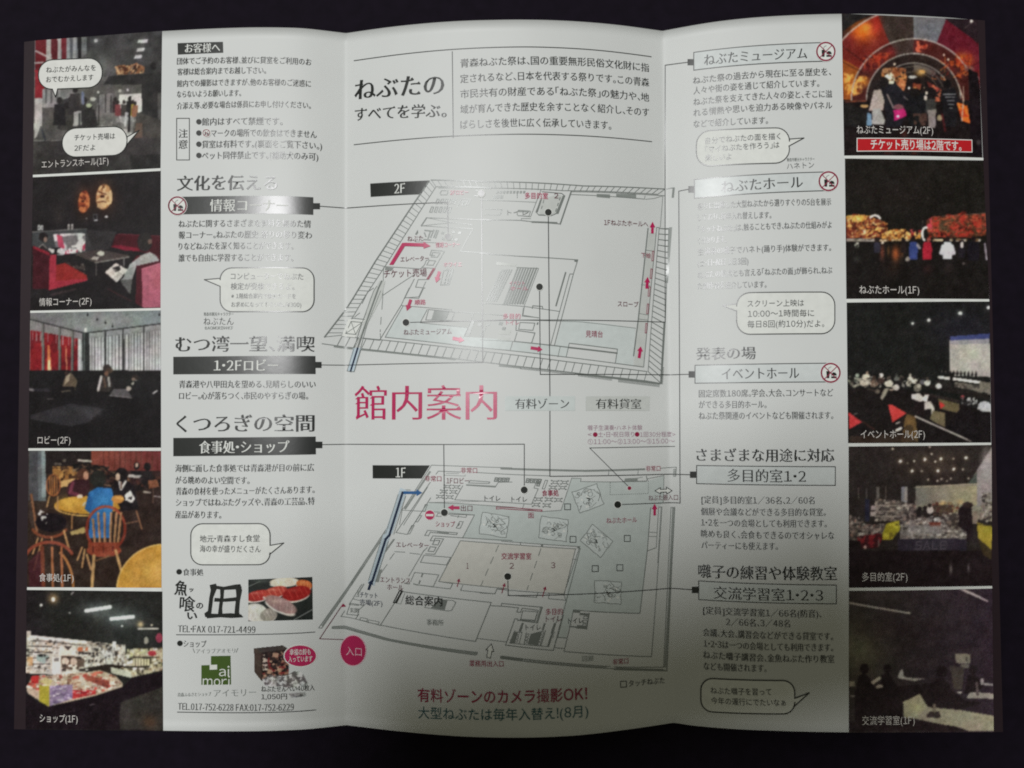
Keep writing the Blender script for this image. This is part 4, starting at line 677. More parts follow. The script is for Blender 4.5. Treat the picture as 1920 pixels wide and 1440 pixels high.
def pic_class():
    p = Pic([(1591.5, 1107.8), (1860, 1103), (1863, 1372.6), (1591.5, 1373.4)], 1590, 1100, 5.143, (31, 24, 25), 12)
    p.gradx(0, 1400, (34, 29, 27), (31, 22, 29)); p.glow(100, 620, 330, 300, (74, 71, 56), .85); p.glow(500, 420, 400, 200, (28, 18, 20), .5)
    p.line([(10, 155), (200, 190), (595, 256)], 16, (120, 112, 104)); p.poly([(1060, 22), (1130, 24), (1355, 135), (1340, 145)], (128, 118, 116)); p.glow(250, 90, 300, 50, (44, 36, 34), .6)
    p.poly([(1030, 645), (1180, 650), (1180, 735), (1130, 745), (1040, 735)], (92, 86, 74)); p.rect(1135, 680, 1148, 715, (46, 40, 38)); p.poly([(1085, 745), (1165, 750), (1165, 785), (1090, 780)], (76, 70, 62)); p.poly([(980, 760), (1120, 780), (1100, 990), (1020, 990)], (52, 46, 40), .8)
    for x, y, s in ((158, 790, 1.0), (378, 790, .9), (905, 820, 1.3), (1205, 800, .9)):
        p.ell(x, y, 44*s, 50*s, (22, 15, 17)); p.poly([(x-60*s, y+70*s), (x, y+40*s), (x+50*s, y+90*s), (x+100*s, y+180*s), (x+40*s, y+260*s), (x-90*s, y+260*s)], (21, 14, 16))
    p.poly([(480, 860), (500, 810), (525, 795), (540, 870), (600, 880), (740, 885), (640, 910), (490, 885)], (124, 116, 110)); p.rags([(490, 870), (740, 880), (640, 912), (490, 890)], [(90, 82, 78)], 5, .6, .6); p.poly([(215, 920), (300, 865), (320, 885), (240, 945)], (130, 122, 108)); p.ell(305, 968, 34, 24, (116, 108, 96)); p.poly([(10, 910), (65, 912), (60, 962), (10, 962)], (104, 98, 84)); p.poly([(10, 1045), (70, 1045), (60, 1060), (10, 1058)], (96, 90, 82))
    p.poly([(60, 1000), (900, 920), (1050, 1040), (1150, 1100), (1300, 1120), (1100, 1180), (760, 1160), (690, 1040), (530, 1110), (520, 1260), (60, 1300)], (22, 15, 17)); p.poly([(530, 1110), (690, 1033), (770, 1160), (760, 1180), (640, 1270), (540, 1265)], (112, 106, 84)); p.glow(690, 1170, 60, 50, (132, 126, 88), .7)
    p.poly([(640, 1270), (770, 1160), (1090, 1190), (1405, 1245), (1405, 1390), (1180, 1395), (1030, 1345), (860, 1320)], (106, 100, 82)); p.poly([(755, 1240), (790, 1200), (880, 1205), (895, 1255), (870, 1268), (760, 1260)], (40, 32, 30)); p.line([(830, 1140), (835, 1200)], 26, (84, 76, 64)); p.poly([(1140, 1070), (1180, 1015), (1405, 1030), (1405, 1085), (1310, 1075), (1180, 1080)], (108, 100, 92)); p.line([(1240, 930), (1250, 1040)], 26, (60, 50, 50)); p.poly([(1040, 1010), (1105, 1010), (1080, 1035)], (128, 118, 112)); p.poly([(1275, 885), (1310, 885), (1310, 930), (1400, 935), (1395, 955), (1280, 945)], (112, 104, 104))
    p.poly([(10, 1300), (640, 1275), (1030, 1350), (1200, 1400), (10, 1400)], (24, 16, 18)); p.mottle(7, 9); p.soften(1); p.grain(3.5); p.im[..., 2] *= 1.02
    return p
def pic_sushi():
    p = Pic([(465.7, 1086.7), (585.7, 1081.7), (586.7, 1161.7), (465.7, 1165)], 0, 960, 3.0, (34, 38, 36), 13, 100, 140)
    p.line([(1400, 418), (1460, 392)], 4, (110, 116, 112)); p.line([(1655, 606), (1758, 548)], 4, (150, 156, 152)); p.glow(1470, 388, 60, 14, (84, 90, 86), .6)
    def piece(cx, cy, rx, ry, rot, top, hi, rice=True):
        if rice: p.ell(cx-4, cy+ry*.55, rx*.95, ry*.7, (206, 200, 188), 1, .08, rot)
        p.ell(cx, cy, rx, ry, top, 1, .08, rot); c, sn = math.cos(rot), math.sin(rot)
        for k in (-.5, -.1, .3, .62): p.line([(cx+k*rx*c+ry*.7*sn, cy+k*rx*sn-ry*.7*c), (cx+(k+.16)*rx*c-ry*.6*sn, cy+(k+.16)*rx*sn+ry*.6*c)], 4, hi, .6)
        p.glow(cx-rx*.2, cy-ry*.45, rx*.5, ry*.3, hi, .55)
    piece(1600, 392, 82, 24, -.05, (214, 200, 178), (236, 228, 212)); piece(1712, 408, 46, 26, .2, (190, 96, 48), (226, 150, 90)); piece(1455, 470, 74, 30, -.2, (158, 40, 34), (210, 120, 104)); piece(1548, 450, 70, 30, -.25, (172, 56, 44), (218, 140, 118)); piece(1668, 458, 82, 40, -.22, (150, 22, 20), (196, 74, 62))
    piece(1438, 560, 66, 46, .1, (196, 192, 180), (230, 226, 214)); piece(1512, 578, 50, 36, -.3, (140, 132, 120), (186, 178, 164)); piece(1580, 520, 96, 38, .42, (150, 118, 114), (196, 170, 162))
    p.soften(1); p.grain(4)
    return p
def pic_biscuit():
    p = Pic([(472, 1206), (578, 1206), (578, 1308), (472, 1308)], 0, 960, 3.0, (200, 205, 202), 14, 110, 110)
    box = [(1427, 765), (1590, 748), (1625, 770), (1625, 915), (1470, 950), (1430, 900)]
    lo = [(1475, 940), (1520, 915), (1600, 925), (1660, 890), (1700, 900), (1730, 960), (1720, 990), (1600, 985), (1490, 975)]; sm = [(1620, 1020), (1715, 1010), (1725, 1035), (1640, 1045)]
    p.keep = p.polym(box) | p.polym(lo) | p.polym(sm)
    p.poly(box, (50, 38, 36)); p.poly([(1427, 765), (1590, 748), (1625, 770), (1470, 790)], (64, 56, 54)); p.poly([(1427, 765), (1470, 790), (1470, 950), (1430, 900)], (70, 56, 50)); p.rags([(1475, 800), (1625, 780), (1625, 910), (1475, 940)], [(150, 104, 84), (30, 22, 24), (176, 140, 116), (120, 40, 40)], 6, .6); p.poly([(1478, 790), (1505, 788), (1505, 900), (1480, 905)], (36, 26, 26)); p.rags([(1480, 800), (1505, 800), (1505, 890), (1480, 890)], [(190, 176, 160)], 4, .52)
    p.rags(lo, [(190, 190, 190), (140, 138, 138), (212, 212, 212), (96, 92, 92)], 5, .5); p.poly(sm, (150, 150, 148)); p.rags(sm, [(80, 80, 78)], 4, .5); p.soften(1); p.grain(5)
    return p
# ------------------------------------------------------------------ the setting and the sheet
bm = bmesh.new(); bmesh.ops.create_grid(bm, x_segments=2, y_segments=2, size=0.9)
me = bpy.data.meshes.new('tabletop'); bm.to_mesh(me); bm.free(); me.materials.append(mat_table)
table = bpy.data.objects.new('tabletop', me); C.objects.link(table); table['kind'] = 'structure'; table['label'] = 'plain black tabletop under the unfolded leaflet'

# the phone that takes the picture: it shades the lower right of the sheet from the ceiling lamp
phone = bpy.data.objects.new('smartphone', None); C.objects.link(phone)
phone.location = (-0.0298, -0.0180, 0.2580); phone.rotation_euler = (TILT, 0, math.radians(15))
phone['label'] = 'black smartphone held level above the leaflet with its lens facing down'; phone['category'] = 'smartphone'
def slab(name, lx, ly, lz, loc, r, mat, parent):
    bm = bmesh.new(); bmesh.ops.create_cube(bm, size=1.0)
    for v in bm.verts: v.co = Vector((v.co.x*lx, v.co.y*ly, v.co.z*lz))
    ed = [e for e in bm.edges if abs(e.verts[0].co.z-e.verts[1].co.z) > lz*0.5]
    bmesh.ops.bevel(bm, geom=ed, offset=r, segments=6, affect='EDGES', profile=0.5)
    bmesh.ops.bevel(bm, geom=[e for e in bm.edges if abs(e.verts[0].co.z-e.verts[1].co.z) < 1e-6 and len(e.link_faces) == 2 and e.calc_face_angle(0) > 1.0], offset=min(lz*0.3, 0.0012), segments=2, affect='EDGES')
    me = bpy.data.meshes.new(name); bm.to_mesh(me); bm.free(); me.materials.append(mat)
    o = bpy.data.objects.new(name, me); C.objects.link(o); o.parent = parent; o.location = loc; return o
m_case, _ = principled('phone_case', (0.012, 0.012, 0.013), 0.45, 0.4); m_glass, _ = principled('phone_glass', (0.004, 0.004, 0.005), 0.08, 0.5)
slab('body', 0.168, 0.075, 0.0075, (0, 0, 0.0), 0.009, m_case, phone); slab('screen', 0.156, 0.069, 0.0006, (0, 0, 0.0039), 0.006, m_glass, phone)
slab('camera_lens', 0.010, 0.010, 0.0012, (0.0309, 0.0002, -0.0040), 0.0045, m_glass, phone)

leaf = bpy.data.objects.new('leaflet', None); C.objects.link(leaf)
leaf['label'] = 'glossy folded museum leaflet opened flat with floor plans, Japanese text and photo strips'; leaf['category'] = 'leaflet'

TOP = [(46, 79), (63, 77), (180, 68), (303, 58.5), (390, 54), (467, 51.5), (520, 51.5), (567, 53), (610, 57.5), (648, 62), (717, 52.5), (807, 43), (870, 39), (923, 37.5), (990, 37), (1050, 38.5), (1107, 42), (1173, 48.5), (1245, 57.5), (1280, 51), (1340, 41), (1413, 33), (1500, 28), (1577, 26), (1650, 26.5), (1713, 29), (1780, 33), (1846, 39)]
BOT = [(27, 1367), (50, 1367.5), (170, 1369), (306, 1370), (400, 1371), (470, 1371), (530, 1369.5), (600, 1365), (653, 1360), (720, 1368), (800, 1376), (870, 1381), (940, 1383), (1010, 1382.5), (1080, 1379), (1160, 1370), (1260, 1355.5), (1300, 1360.5), (1370, 1366.5), (1450, 1370), (1520, 1372), (1592, 1373), (1680, 1373), (1760, 1373), (1830, 1372.5), (1880, 1372)]
def sheet():
    a, b = P(TOP), P(BOT); nx, ny = 460, 60
    def along(w):
        s = w[:, 0]+0.0085*w[:, 1]; t = np.linspace(s[0], s[-1], nx)
        y = np.interp(t, s, w[:, 1]); k = np.array([.1, .2, .4, .2, .1]); y[4:-4] = np.convolve(y, k, 'same')[4:-4]
        return np.column_stack([t-0.0085*y, y])
    A, B = along(a), along(b)
    v = np.linspace(0, 1, ny)[:, None, None]; G = A[None]*(1-v)+B[None]*v
    z = height(G[..., 0], G[..., 1]); idx = np.arange(nx*ny).reshape(ny, nx)
    top = np.concatenate([G, z[..., None]], -1).reshape(-1, 3); n = len(top)
    bot = top-np.array([0, 0, 0.00012]); bot[:, 2] = np.maximum(bot[:, 2], 0.00003)
    F = np.stack([idx[1:, :-1], idx[1:, 1:], idx[:-1, 1:], idx[:-1, :-1]], -1).reshape(-1, 4)
    F2 = F[:, ::-1]+n
    rim = np.concatenate([idx[0, ::-1], idx[1:, 0], idx[-1, 1:], idx[-2:0:-1, -1]])
    R = np.stack([rim, np.roll(rim, -1), np.roll(rim, -1)+n, rim+n], -1)
    me = bpy.data.meshes.new('paper_sheet'); me.from_pydata(np.vstack([top, bot]).tolist(), [], np.vstack([F, F2, R]).tolist())
    sm = np.ones(len(F)*2+len(R), bool); sm[len(F)*2:] = False; me.polygons.foreach_set('use_smooth', sm)
    me.materials.append(mat_paper); me.update()
    o = bpy.data.objects.new('paper_sheet', me); C.objects.link(o); o.parent = leaf
sheet()

# dark printed edge outside the photo strips
a = Art(); a.poly([(45.5, 78.7), (65.3, 76.2), (62.3, 328), (57.2, 583), (53.7, 841), (51.2, 1101), (48, 1367.6), (26.5, 1367.2)], 'night', .5); a.build('printed_edge', leaf)
a = Art(); a.poly([(1832.6, 37.4), (1846.5, 38.6), (1880.5, 1372.2), (1862.6, 1372.6), (1859.6, 1100), (1858.6, 834), (1854.8, 563), (1843, 299)], 'night', .5); a.build('printed_edge', leaf)

GAIN = {'entrance': 1.05, 'corner': 1.15, 'lobby': 1.25, 'dining': 1.25, 'shop': 1.3, 'museum': 1.5, 'hall': 1.4, 'event': 1.5, 'market': 2.3, 'class': 4.0}
PH = {}
for nm, fn in (('entrance', pic_entrance), ('corner', pic_corner), ('lobby', pic_lobby), ('dining', pic_dining), ('shop', pic_shop), ('museum', pic_museum), ('hall', pic_hall), ('event', pic_event), ('market', pic_market), ('class', pic_class)):
    PH[nm] = fn().build('photo', leaf, GAIN[nm])
def caption(t, x0, y, x1, ph, size=16, y1=None, mat='caption'):
    a = Art(); a.text(t, x0, y, x1, size, mat, 'sans', 3, y1); a.build('caption', PH[ph])
caption('エントランスホール(1F)', 78.6, 308.6, 203.6, 'entrance', 17, 301.5); caption('情報コーナー(2F)', 74, 566.5, 172, 'corner', 17, 564.5)
caption('ロビー(2F)', 71, 825, 132.6, 'lobby', 17); caption('食事処(1F)', 74, 1082.5, 138.5, 'dining', 17); caption('ショップ(1F)', 75, 1346, 146, 'shop', 17)
caption('ねぶたミュージアム(2F)', 1606, 243.3, 1749, 'museum', 18, 244.5); caption('ねぶたホール(1F)', 1611, 543, 1723, 'hall', 18); caption('イベントホール(2F)', 1613.5, 814, 1733.6, 'event', 18)
caption('多目的室(2F)', 1616, 1081.5, 1701, 'market', 18); caption('交流学習室(1F)', 1616, 1350.5, 1714.5, 'class', 18)
a = Art(); a.poly([(1606, 258.7), (1822.6, 262), (1823, 286), (1606, 284.4)], 'white', 2); a.poly([(1607.5, 260.4), (1821.2, 263.6), (1821.5, 284.5), (1607.5, 282.9)], 'red', 3); a.text('チケット売り場は2階です。', 1632, 270.6, 1802, 21, 'white', 'bold', 4, 274); a.build('ticket_banner', PH['museum'])

def speech(parent, pts, lines, mat='text', style='sans', w=1.8, fill='white', lay=2, edge='black'):
    a = Art(); a.poly(pts, fill, lay); a.line(pts, w, edge, lay+1, closed=True)
    for L in lines: a.text(L[0], L[1], L[2], L[3], L[4], mat, style, lay+2, L[5] if len(L) > 5 else None)
    return a.build('speech_bubble', parent)
speech(PH['entrance'], bubble_pts(72.5, 113.5, 192, 168.5, 26, -5, ('bottom', 98.5, 108.5, (104.5, 182))), [('ねぶたがみんなを', 87, 131.5, 180, 13.5, 127), ('おでむかえします', 87, 149.5, 175.5, 13.5, 145)], fill='cream')
speech(PH['entrance'], bubble_pts(117, 241.5, 238.5, 295.5, 26, -5, ('right', 262, 277, (261, 244.5))), [('チケット売場は', 140, 258.5, 216, 13.5, 255), ('2Fだよ', 140, 278, 179, 13.5, 276.5)], fill='cream')

# white rules between the photographs
for q in ([(62, 328), (301.5, 315.5), (301.5, 320.5), (62, 332.5)], [(57, 582.7), (301.5, 577.5), (301.5, 582), (57, 586.7)], [(53.5, 840.5), (302.5, 839.5), (302.5, 845), (53.5, 845)], [(51, 1101), (303.5, 1102.3), (303.5, 1108.5), (51, 1106)],
          [(1582.6, 292), (1843.5, 296), (1843.5, 300.8), (1582.6, 297.4)], [(1586.8, 560.6), (1854.5, 561), (1854.5, 565.4), (1586.8, 567.4)], [(1590, 831), (1858.3, 829.9), (1858.3, 834.2), (1590, 837.2)], [(1591.5, 1102), (1860, 1098.6), (1860, 1103.2), (1591.5, 1107.6)]):
    a = Art(); a.poly(q, 'white', 1.5); a.build('photo_divider', leaf)

# ------------------------------------------------------------------ helpers for the text columns
def para(lines, size, mat='text', style='serif'):
    a = Art()
    for L in lines: a.text(L[0], L[1], L[2], L[3], size, mat, style, 3, L[4] if len(L) > 4 else None)
    return a.build('paragraph', leaf)
def heading(t, x0, y, x1, size, y1=None, mat='black', name='heading', style='serif_bold'):
    a = Art(); a.text(t, x0, y, x1, size, mat, style, 3, y1); return a.build(name, leaf)
def no_food(parent, cx, cy, r):
    a = Art(); a.ellipse(cx, cy, r+1.2, r+1.2, 'white', 3); a.ring(cx, cy, r-1.2, r*.15, 'dark_magenta', 5)
    k = r/18
    a.poly([(cx-8*k, cy-3*k), (cx-1.5*k, cy-3*k), (cx-2.5*k, cy+10*k), (cx-7*k, cy+10*k)], 'black', 4); a.line([(cx-5*k, cy-3*k), (cx-3*k, cy-9*k), (cx+1*k, cy-11*k)], 1.0*k, 'grey', 4)
    a.poly([(cx+1*k, cy+10*k), (cx+1*k, cy+6.5*k), (cx+11*k, cy+6.5*k), (cx+11*k, cy+10*k)], 'black', 4); a.poly([(cx+1*k, cy+5*k), (cx+2*k, cy+1*k), (cx+5*k, cy-1*k), (cx+9*k, cy+0*k), (cx+11*k, cy+3*k), (cx+11*k, cy+5*k)], 'black', 4)
    a.line([(cx-r*.68, cy-r*.68), (cx+r*.68, cy+r*.68)], 1.5*k, 'dark_magenta', 4.5); a.line([(cx+r*.68, cy-r*.68), (cx-r*.68, cy+r*.68)], 1.5*k, 'dark_magenta', 4.5)
    a.build('no_food_sign', parent)
def bar(quad, tab, t, x0, y, x1, size, y1=None, dark=True, sign=None):
    a = Art()
    if dark: a.poly(quad, 'black', 1)
    else:
        a.poly(quad, 'bar_tint', 1); a.line(quad, 1.5, 'black', 2, closed=True)
    x, y0, x2, y2 = tab; a.poly([(x, y0), (x2, y0), (x2, y2), (x, y2)], 'black', 1.5)
    a.text(t, x0, y, x1, size, 'white' if dark else 'black', 'serif_bold' if dark else 'serif', 3, y1)
    o = a.build('heading_bar', leaf)
    if sign: no_food(o, *sign)
    return o

# ------------------------------------------------------------------ left column
a = Art(); a.poly([(333, 81), (418, 78.5), (418.7, 99), (333.5, 102.5)], 'black', 1); a.text('お客様へ', 347, 91, 413, 20, 'white', 'serif_bold', 3, 89); a.build('title_tag', leaf)
para([('団体でご予約のお客様、並びに貸室をご利用のお', 332, 115, 584, 117), ('客様は総合案内までお越し下さい。', 333, 135, 499), ('館内での撮影はできますが、他のお客様のご迷惑に', 332, 157, 583), ('ならないようお願いします。', 332, 177, 452), ('介添え等、必要な場合は係員にお申し付けください。', 332, 199, 583, 198)], 15)
a = Art(); a.line([(331.3, 222), (355.2, 222), (355.2, 300), (331.3, 300)], 1.4, 'black', 2, closed=True); a.text('注', 335, 250.5, 352, 19, 'black', 'serif', 3); a.text('意', 335, 271, 352, 19, 'black', 'serif', 3)
for y in (228.5, 249.5, 270.5, 291.5): a.ellipse(373, y, 5, 5, 'black', 3)
for t, x0, y, x1 in (('館内はすべて禁煙です。', 379, 228.5, 530), ('マークの場所での飲食はできません', 396, 250, 594), ('貸室は有料です。(裏面をご覧下さい。)', 379, 271, 604), ('ペット同伴禁止です。(補助犬のみ可)', 379, 292, 597)): a.text(t, x0, y, x1, 16.5, 'text', 'serif', 3)
o = a.build('notice_box', leaf); no_food(o, 387.3, 249.5, 7.5)
heading('文化を伝える', 332, 344, 520, 32, 343)
bar([(340, 369), (587.5, 370), (587.5, 403), (340, 402)], (587, 381, 600, 392.5), '情報コーナー', 394, 385.5, 540, 26, None, True, (333, 386, 17.5))
para([('ねぶたに関するさまざまな資料を集めた情', 335, 420, 583), ('報コーナー。ねぶたの歴史、祭りの移り変わ', 335, 441, 585), ('りなどねぶたを深く知ることができます。', 335, 462, 550), ('誰でも自由に学習することができます。', 335, 484, 550)], 16)
speech(leaf, bubble_pts(413, 502.5, 589, 584.5, 22, 0, ('left', 522, 537, (383.5, 524.5))), [('コンピューターでねぶた', 433, 518, 569, 14.5), ('検定が受検できるよ。', 433, 537, 552, 14.5), ('※1階総合案内で検定カードを', 434, 555, 555, 11), ('お求めになって下さいね。(¥300)', 434, 571, 565, 11)])
a = Art(); a.text('青森市観光キャラクター', 382, 589, 438, 7.5, 'grey', 'sans'); a.text('ねぶたん', 382, 602.5, 438, 17, 'text', 'light'); a.text('©AOMORIN・HCF', 384, 615, 437, 8, 'grey', 'sans'); a.build('credit_line', leaf)
heading('むつ湾一望、満喫', 329, 645.5, 590, 33, 645)
bar([(325, 669), (591.5, 667.5), (592, 701.5), (325, 702)], (591, 678.5, 603, 690), '1・2Fロビー', 401, 685, 522, 26)
para([('青森港や八甲田丸を望める、見晴らしのいい', 336, 720.5, 592), ('ロビー。心が落ちつく、市民のやすらぎの場。', 336, 742, 578)], 16)
heading('くつろぎの空間', 331, 794.5, 590, 36, 793)
bar([(325, 821), (592, 818.5), (592.5, 852), (325, 855.5)], (592, 828, 604.5, 840.5), '食事処・ショップ', 374, 838.5, 543, 26, 837)
para([('海側に面した食事処では青森港が目の前に広', 329, 878, 589, 876), ('がる眺めのよい空間です。', 329, 900, 468), ('青森の食材を使ったメニューがたくさんあります。', 330, 921, 590, 917.5), ('ショップではねぶたグッズや、青森の工芸品、特', 330, 942, 590, 939), ('産品があります。', 329, 964.5, 415)], 16)
speech(leaf, bubble_pts(358, 982, 506.5, 1059, 22, -0.5, ('right', 1023, 1040, (532, 1018))), [('地元・青森すし食堂', 375, 1010, 487, 14.5, 1009), ('海の幸が盛りだくさん', 375, 1028.5, 489, 14.5)])
a = Art(); a.ellipse(336, 1072, 5.2, 5.2, 'black', 3); a.text('食事処', 343.5, 1072.5, 381.5, 14.5, 'text', 'serif'); a.build('bullet_heading', leaf)
# brush-lettered shop sign: hand-drawn strokes
z7 = zoomed(0, 960, 3.0)
a = Art()
for s in ([(1180, 410), (1215, 402), (1222, 425), (1200, 480), (1190, 560), (1185, 595), (1155, 590), (1150, 570), (1170, 555), (1178, 480), (1186, 440)], [(1205, 412), (1260, 420), (1320, 408), (1350, 405), (1360, 425), (1330, 435), (1260, 438), (1210, 432)], [(1325, 415), (1352, 405), (1362, 440), (1350, 500), (1345, 560), (1350, 590), (1318, 590), (1322, 540), (1330, 470)],
          [(1160, 570), (1230, 572), (1300, 568), (1355, 575), (1370, 592), (1300, 596), (1240, 592), (1165, 598)], [(1238, 428), (1262, 428), (1258, 480), (1250, 540), (1252, 578), (1226, 580), (1232, 530), (1240, 470)], [(1208, 482), (1260, 486), (1335, 478), (1338, 500), (1270, 505), (1205, 504)]): a.poly(z7(*s), 'black', 3)
a.text('魚', 328, 1101, 352, 29, 'black', 'heavy', 3, 1104); a.text('ッ', 355, 1105, 363, 10, 'black', 'heavy', 3); a.text('喰', 337, 1131, 366, 31, 'black', 'heavy', 3, 1133); a.text('い', 351, 1154, 370, 17, 'black', 'heavy', 3); a.text('の', 368, 1135, 381, 14, 'black', 'heavy', 3); a.build('restaurant_logo', leaf)
pic_sushi().build('food_photo', leaf, 1.4)
def contact(t, x0, y, x1, ra, rb):
    a = Art(); a.text(t, x0, y, x1, 17, 'text', 'serif', 3); a.line([ra, rb], 1.5, 'text', 2); a.build('contact_line', leaf)
contact('TEL・FAX 017-721-4499', 334, 1178.5, 479, (331, 1190), (590.5, 1185)); contact('TEL.017-752-6228 FAX:017-752-6229', 334, 1324, 551, (333, 1335), (592, 1331))
a = Art(); a.ellipse(337.5, 1206, 5.2, 5.2, 'black', 3); a.text('ショップ', 344.5, 1206.5, 387, 14.5, 'text', 'sans'); a.build('bullet_heading', leaf)
a = Art(); a.text('アイラブアオモリ', 368, 1221, 441, 10, 'grey', 'light', 3, 1219.5); a.line([(362, 1216), (365, 1223.5)], .9, 'grey', 3); a.line([(446, 1215), (443, 1223)], .9, 'grey', 3)
a.poly(z7((1187, 810), (1297, 808), (1300, 970), (1133, 972), (1133, 862), (1187, 860)), 'green', 1); a.poly(z7((1180, 860), (1222, 858), (1222, 885), (1180, 887)), 'white', 2)
a.text('ai', 411, 1258, 430.5, 24, 'white', 'sans', 3); a.text('mori', 380.5, 1276, 431, 24, 'white', 'sans', 3); a.text('青森ふるさとショップ', 333, 1302.5, 396, 8, 'grey', 'serif', 3, 1301); a.text('アイモリー', 401, 1299.5, 480, 16, 'grey', 'light', 3, 1297.5); a.build('shop_logo', leaf)
pic_biscuit().build('product_photo', leaf, 1.4)
a = Art(); a.ellipse(563.2, 1229.5, 31.5, 21.5, 'white', 2, 40); a.ellipse(563.2, 1229.5, 29.5, 19.5, 'magenta', 3, 40); a.text('幸福の鈴も', 543.5, 1222.5, 583, 12.5, 'white', 'bold', 4, 1221.5); a.text('入っています', 541, 1235.5, 586, 12.5, 'white', 'bold', 4, 1234.5); a.build('burst_badge', leaf)
a = Art(); a.text('ねぶたせんべい40枚入', 490, 1291.5, 590, 12.5, 'black', 'sans', 4, 1288.5); a.text('1,050円', 490, 1306, 538, 12.5, 'black', 'sans', 4, 1305); a.build('price_line', leaf)

# ------------------------------------------------------------------ middle column
a = Art(); a.line([(664, 114), (1221, 106.5)], 1.5, 'text', 2); a.line([(848, 97), (849.8, 258)], 1.4, 'text', 2); a.line([(664, 271.5), (1222, 265.7)], 1.5, 'text', 2); a.build('rule_frame', leaf)
heading('ねぶたの', 665, 169, 833, 46, 158, name='main_heading'); heading('すべてを学ぶ。', 665, 215, 838, 29, 207.5, name='main_heading')
para([('青森ねぶた祭は、国の重要無形民俗文化財に指', 863, 119, 1217, 127.5), ('定されるなど、日本を代表する祭りです。この青森', 863, 148, 1217, 155), ('市民共有の財産である「ねぶた祭」の魅力や、地', 863, 176.5, 1217, 183), ('域が育んできた歴史を余すことなく紹介し、そのす', 863, 205.5, 1217, 211), ('ばらしさを後世に広く伝承していきます。', 863, 234, 1146, 235.5)], 18.5)
heading('館内案内', 665, 755.5, 932, 71, 754.5, 'magenta', 'main_title', 'serif')
for q, m, t, x0, x1 in (([(947, 743), (1078, 743), (1078, 770), (947, 770)], 'teal_zone', '有料ゾーン', 966, 1067), ([(1098, 743), (1218, 743), (1218, 770), (1098, 770)], 'light_grey', '有料貸室', 1117, 1202)):
    a = Art(); a.poly(q, m, 2.5); a.text(t, x0, 757, x1, 21, 'black', 'serif', 4); a.build('map_key', leaf)
a = Art(); a.text('囃子生演奏・ハネト体験', 1102, 802, 1204, 11, 'mauve', 'sans'); a.text('<', 1102, 814.5, 1109, 10, 'mauve', 'sans'); a.text('土・日・祝日限り', 1121, 814.5, 1189, 11, 'mauve', 'sans'); a.text('1回30分程度>', 1200, 814.5, 1266, 11, 'mauve', 'sans'); a.text('①11:00〜②13:00〜③15:00〜', 1102, 828, 1265, 12, 'mauve', 'sans')
a.ellipse(1116, 814.8, 4.4, 4.4, 'dark_magenta', 3); a.ellipse(1194.5, 814.3, 4.4, 4.4, 'dark_magenta', 3); a.build('schedule_note', leaf)
a = Art(); a.text('有料ゾーンのカメラ撮影OK!', 783, 1302.5, 1101, 27, 'dark_magenta', 'bold', 3, 1299.5); a.build('closing_line', leaf)
a = Art(); a.text('大型ねぶたは毎年入替え!(8月)', 784, 1335.5, 1103, 24, 'teal', 'sans', 3, 1332.5); a.build('closing_line', leaf)
a = Art(); a.line([(1163.5, 1277.5), (1174.5, 1277), (1174.8, 1288), (1163.8, 1288.5)], 1.2, 'text', 3, closed=True); a.text('タッチねぶた', 1179, 1281.5, 1246, 13.5, 'text', 'sans', 3, 1275); a.build('legend_line', leaf)

# ------------------------------------------------------------------ right column
bar([(1300.7, 98.5), (1546, 80), (1546, 115), (1300.7, 131.7)], (1289, 111, 1300.5, 122.5), 'ねぶたミュージアム', 1320, 113, 1513, 25, 100, False, (1548, 97, 18))
para([('ねぶた祭の過去から現在に至る歴史を、', 1299, 151.5, 1558, 134.5), ('人々や街の姿を通じて紹介しています。', 1300, 170.5, 1536, 156), ('ねぶた祭を支えてきた人々の姿と、そこに溢', 1300, 191.5, 1560, 176), ('れる情熱や思いを迫力ある映像やパネル', 1300, 212, 1560, 197.5), ('などで紹介しています。', 1300, 233, 1440, 225.5)], 16)
speech(leaf, bubble_pts(1305.5, 246, 1480, 312, 26, -7, ('right', 268, 281, (1507, 259))), [('自分でねぶたの面を描く', 1322, 264.5, 1463, 14, 255.5), ('「マイねぶたを作ろう」は', 1322, 281, 1461, 14, 271.5), ('楽しいよ', 1322, 296.5, 1371, 14, 293.5)])
a = Art(); a.text('青森市観光キャラクター', 1475, 300, 1527, 7.5, 'grey', 'sans', 3, 298); a.text('ハネトン', 1475, 312, 1526, 14, 'text', 'light', 3, 309); a.build('credit_line', leaf)
bar([(1302, 337), (1550, 322.5), (1550, 357.5), (1302, 371.5)], (1290.5, 349, 1302, 361), 'ねぶたホール', 1352, 350.5, 1505, 26, 341, False, (1553, 340, 18.5))
para([('祭りに出陣した大型ねぶたから選りすぐりの5台を展示', 1308, 387.5, 1558, 378.5), ('しており、毎年入れ替えします。', 1308, 408, 1446, 403), ('「タッチねぶた」は、触ることもでき、ねぶたの仕組みがよ', 1308, 431, 1559, 421.5), ('く分かります。', 1308, 451.5, 1362), ('生演奏の囃子でハネト(踊り手)体験ができます。', 1308, 472.5, 1558, 464), ('(土・日・祝日 1日3回)', 1308, 493.5, 1403), ('ねぶたの原点とも言える「ねぶたの面」が飾られ、ねぶ', 1308, 516, 1560, 506.5), ('た制作者を紹介しています。', 1308, 536.5, 1437, 533)], 15)
speech(leaf, bubble_pts(1381, 549, 1565, 627, 25, -1.5, ('left', 570, 583, (1355, 573))), [('スクリーン上映は', 1401, 569.5, 1507, 14.5), ('10:00〜1時間毎に', 1402, 588.5, 1526, 15), ('毎日8回(約10分)だよ。', 1401, 608, 1545, 15)])
heading('発表の場', 1305, 663.5, 1417, 26)
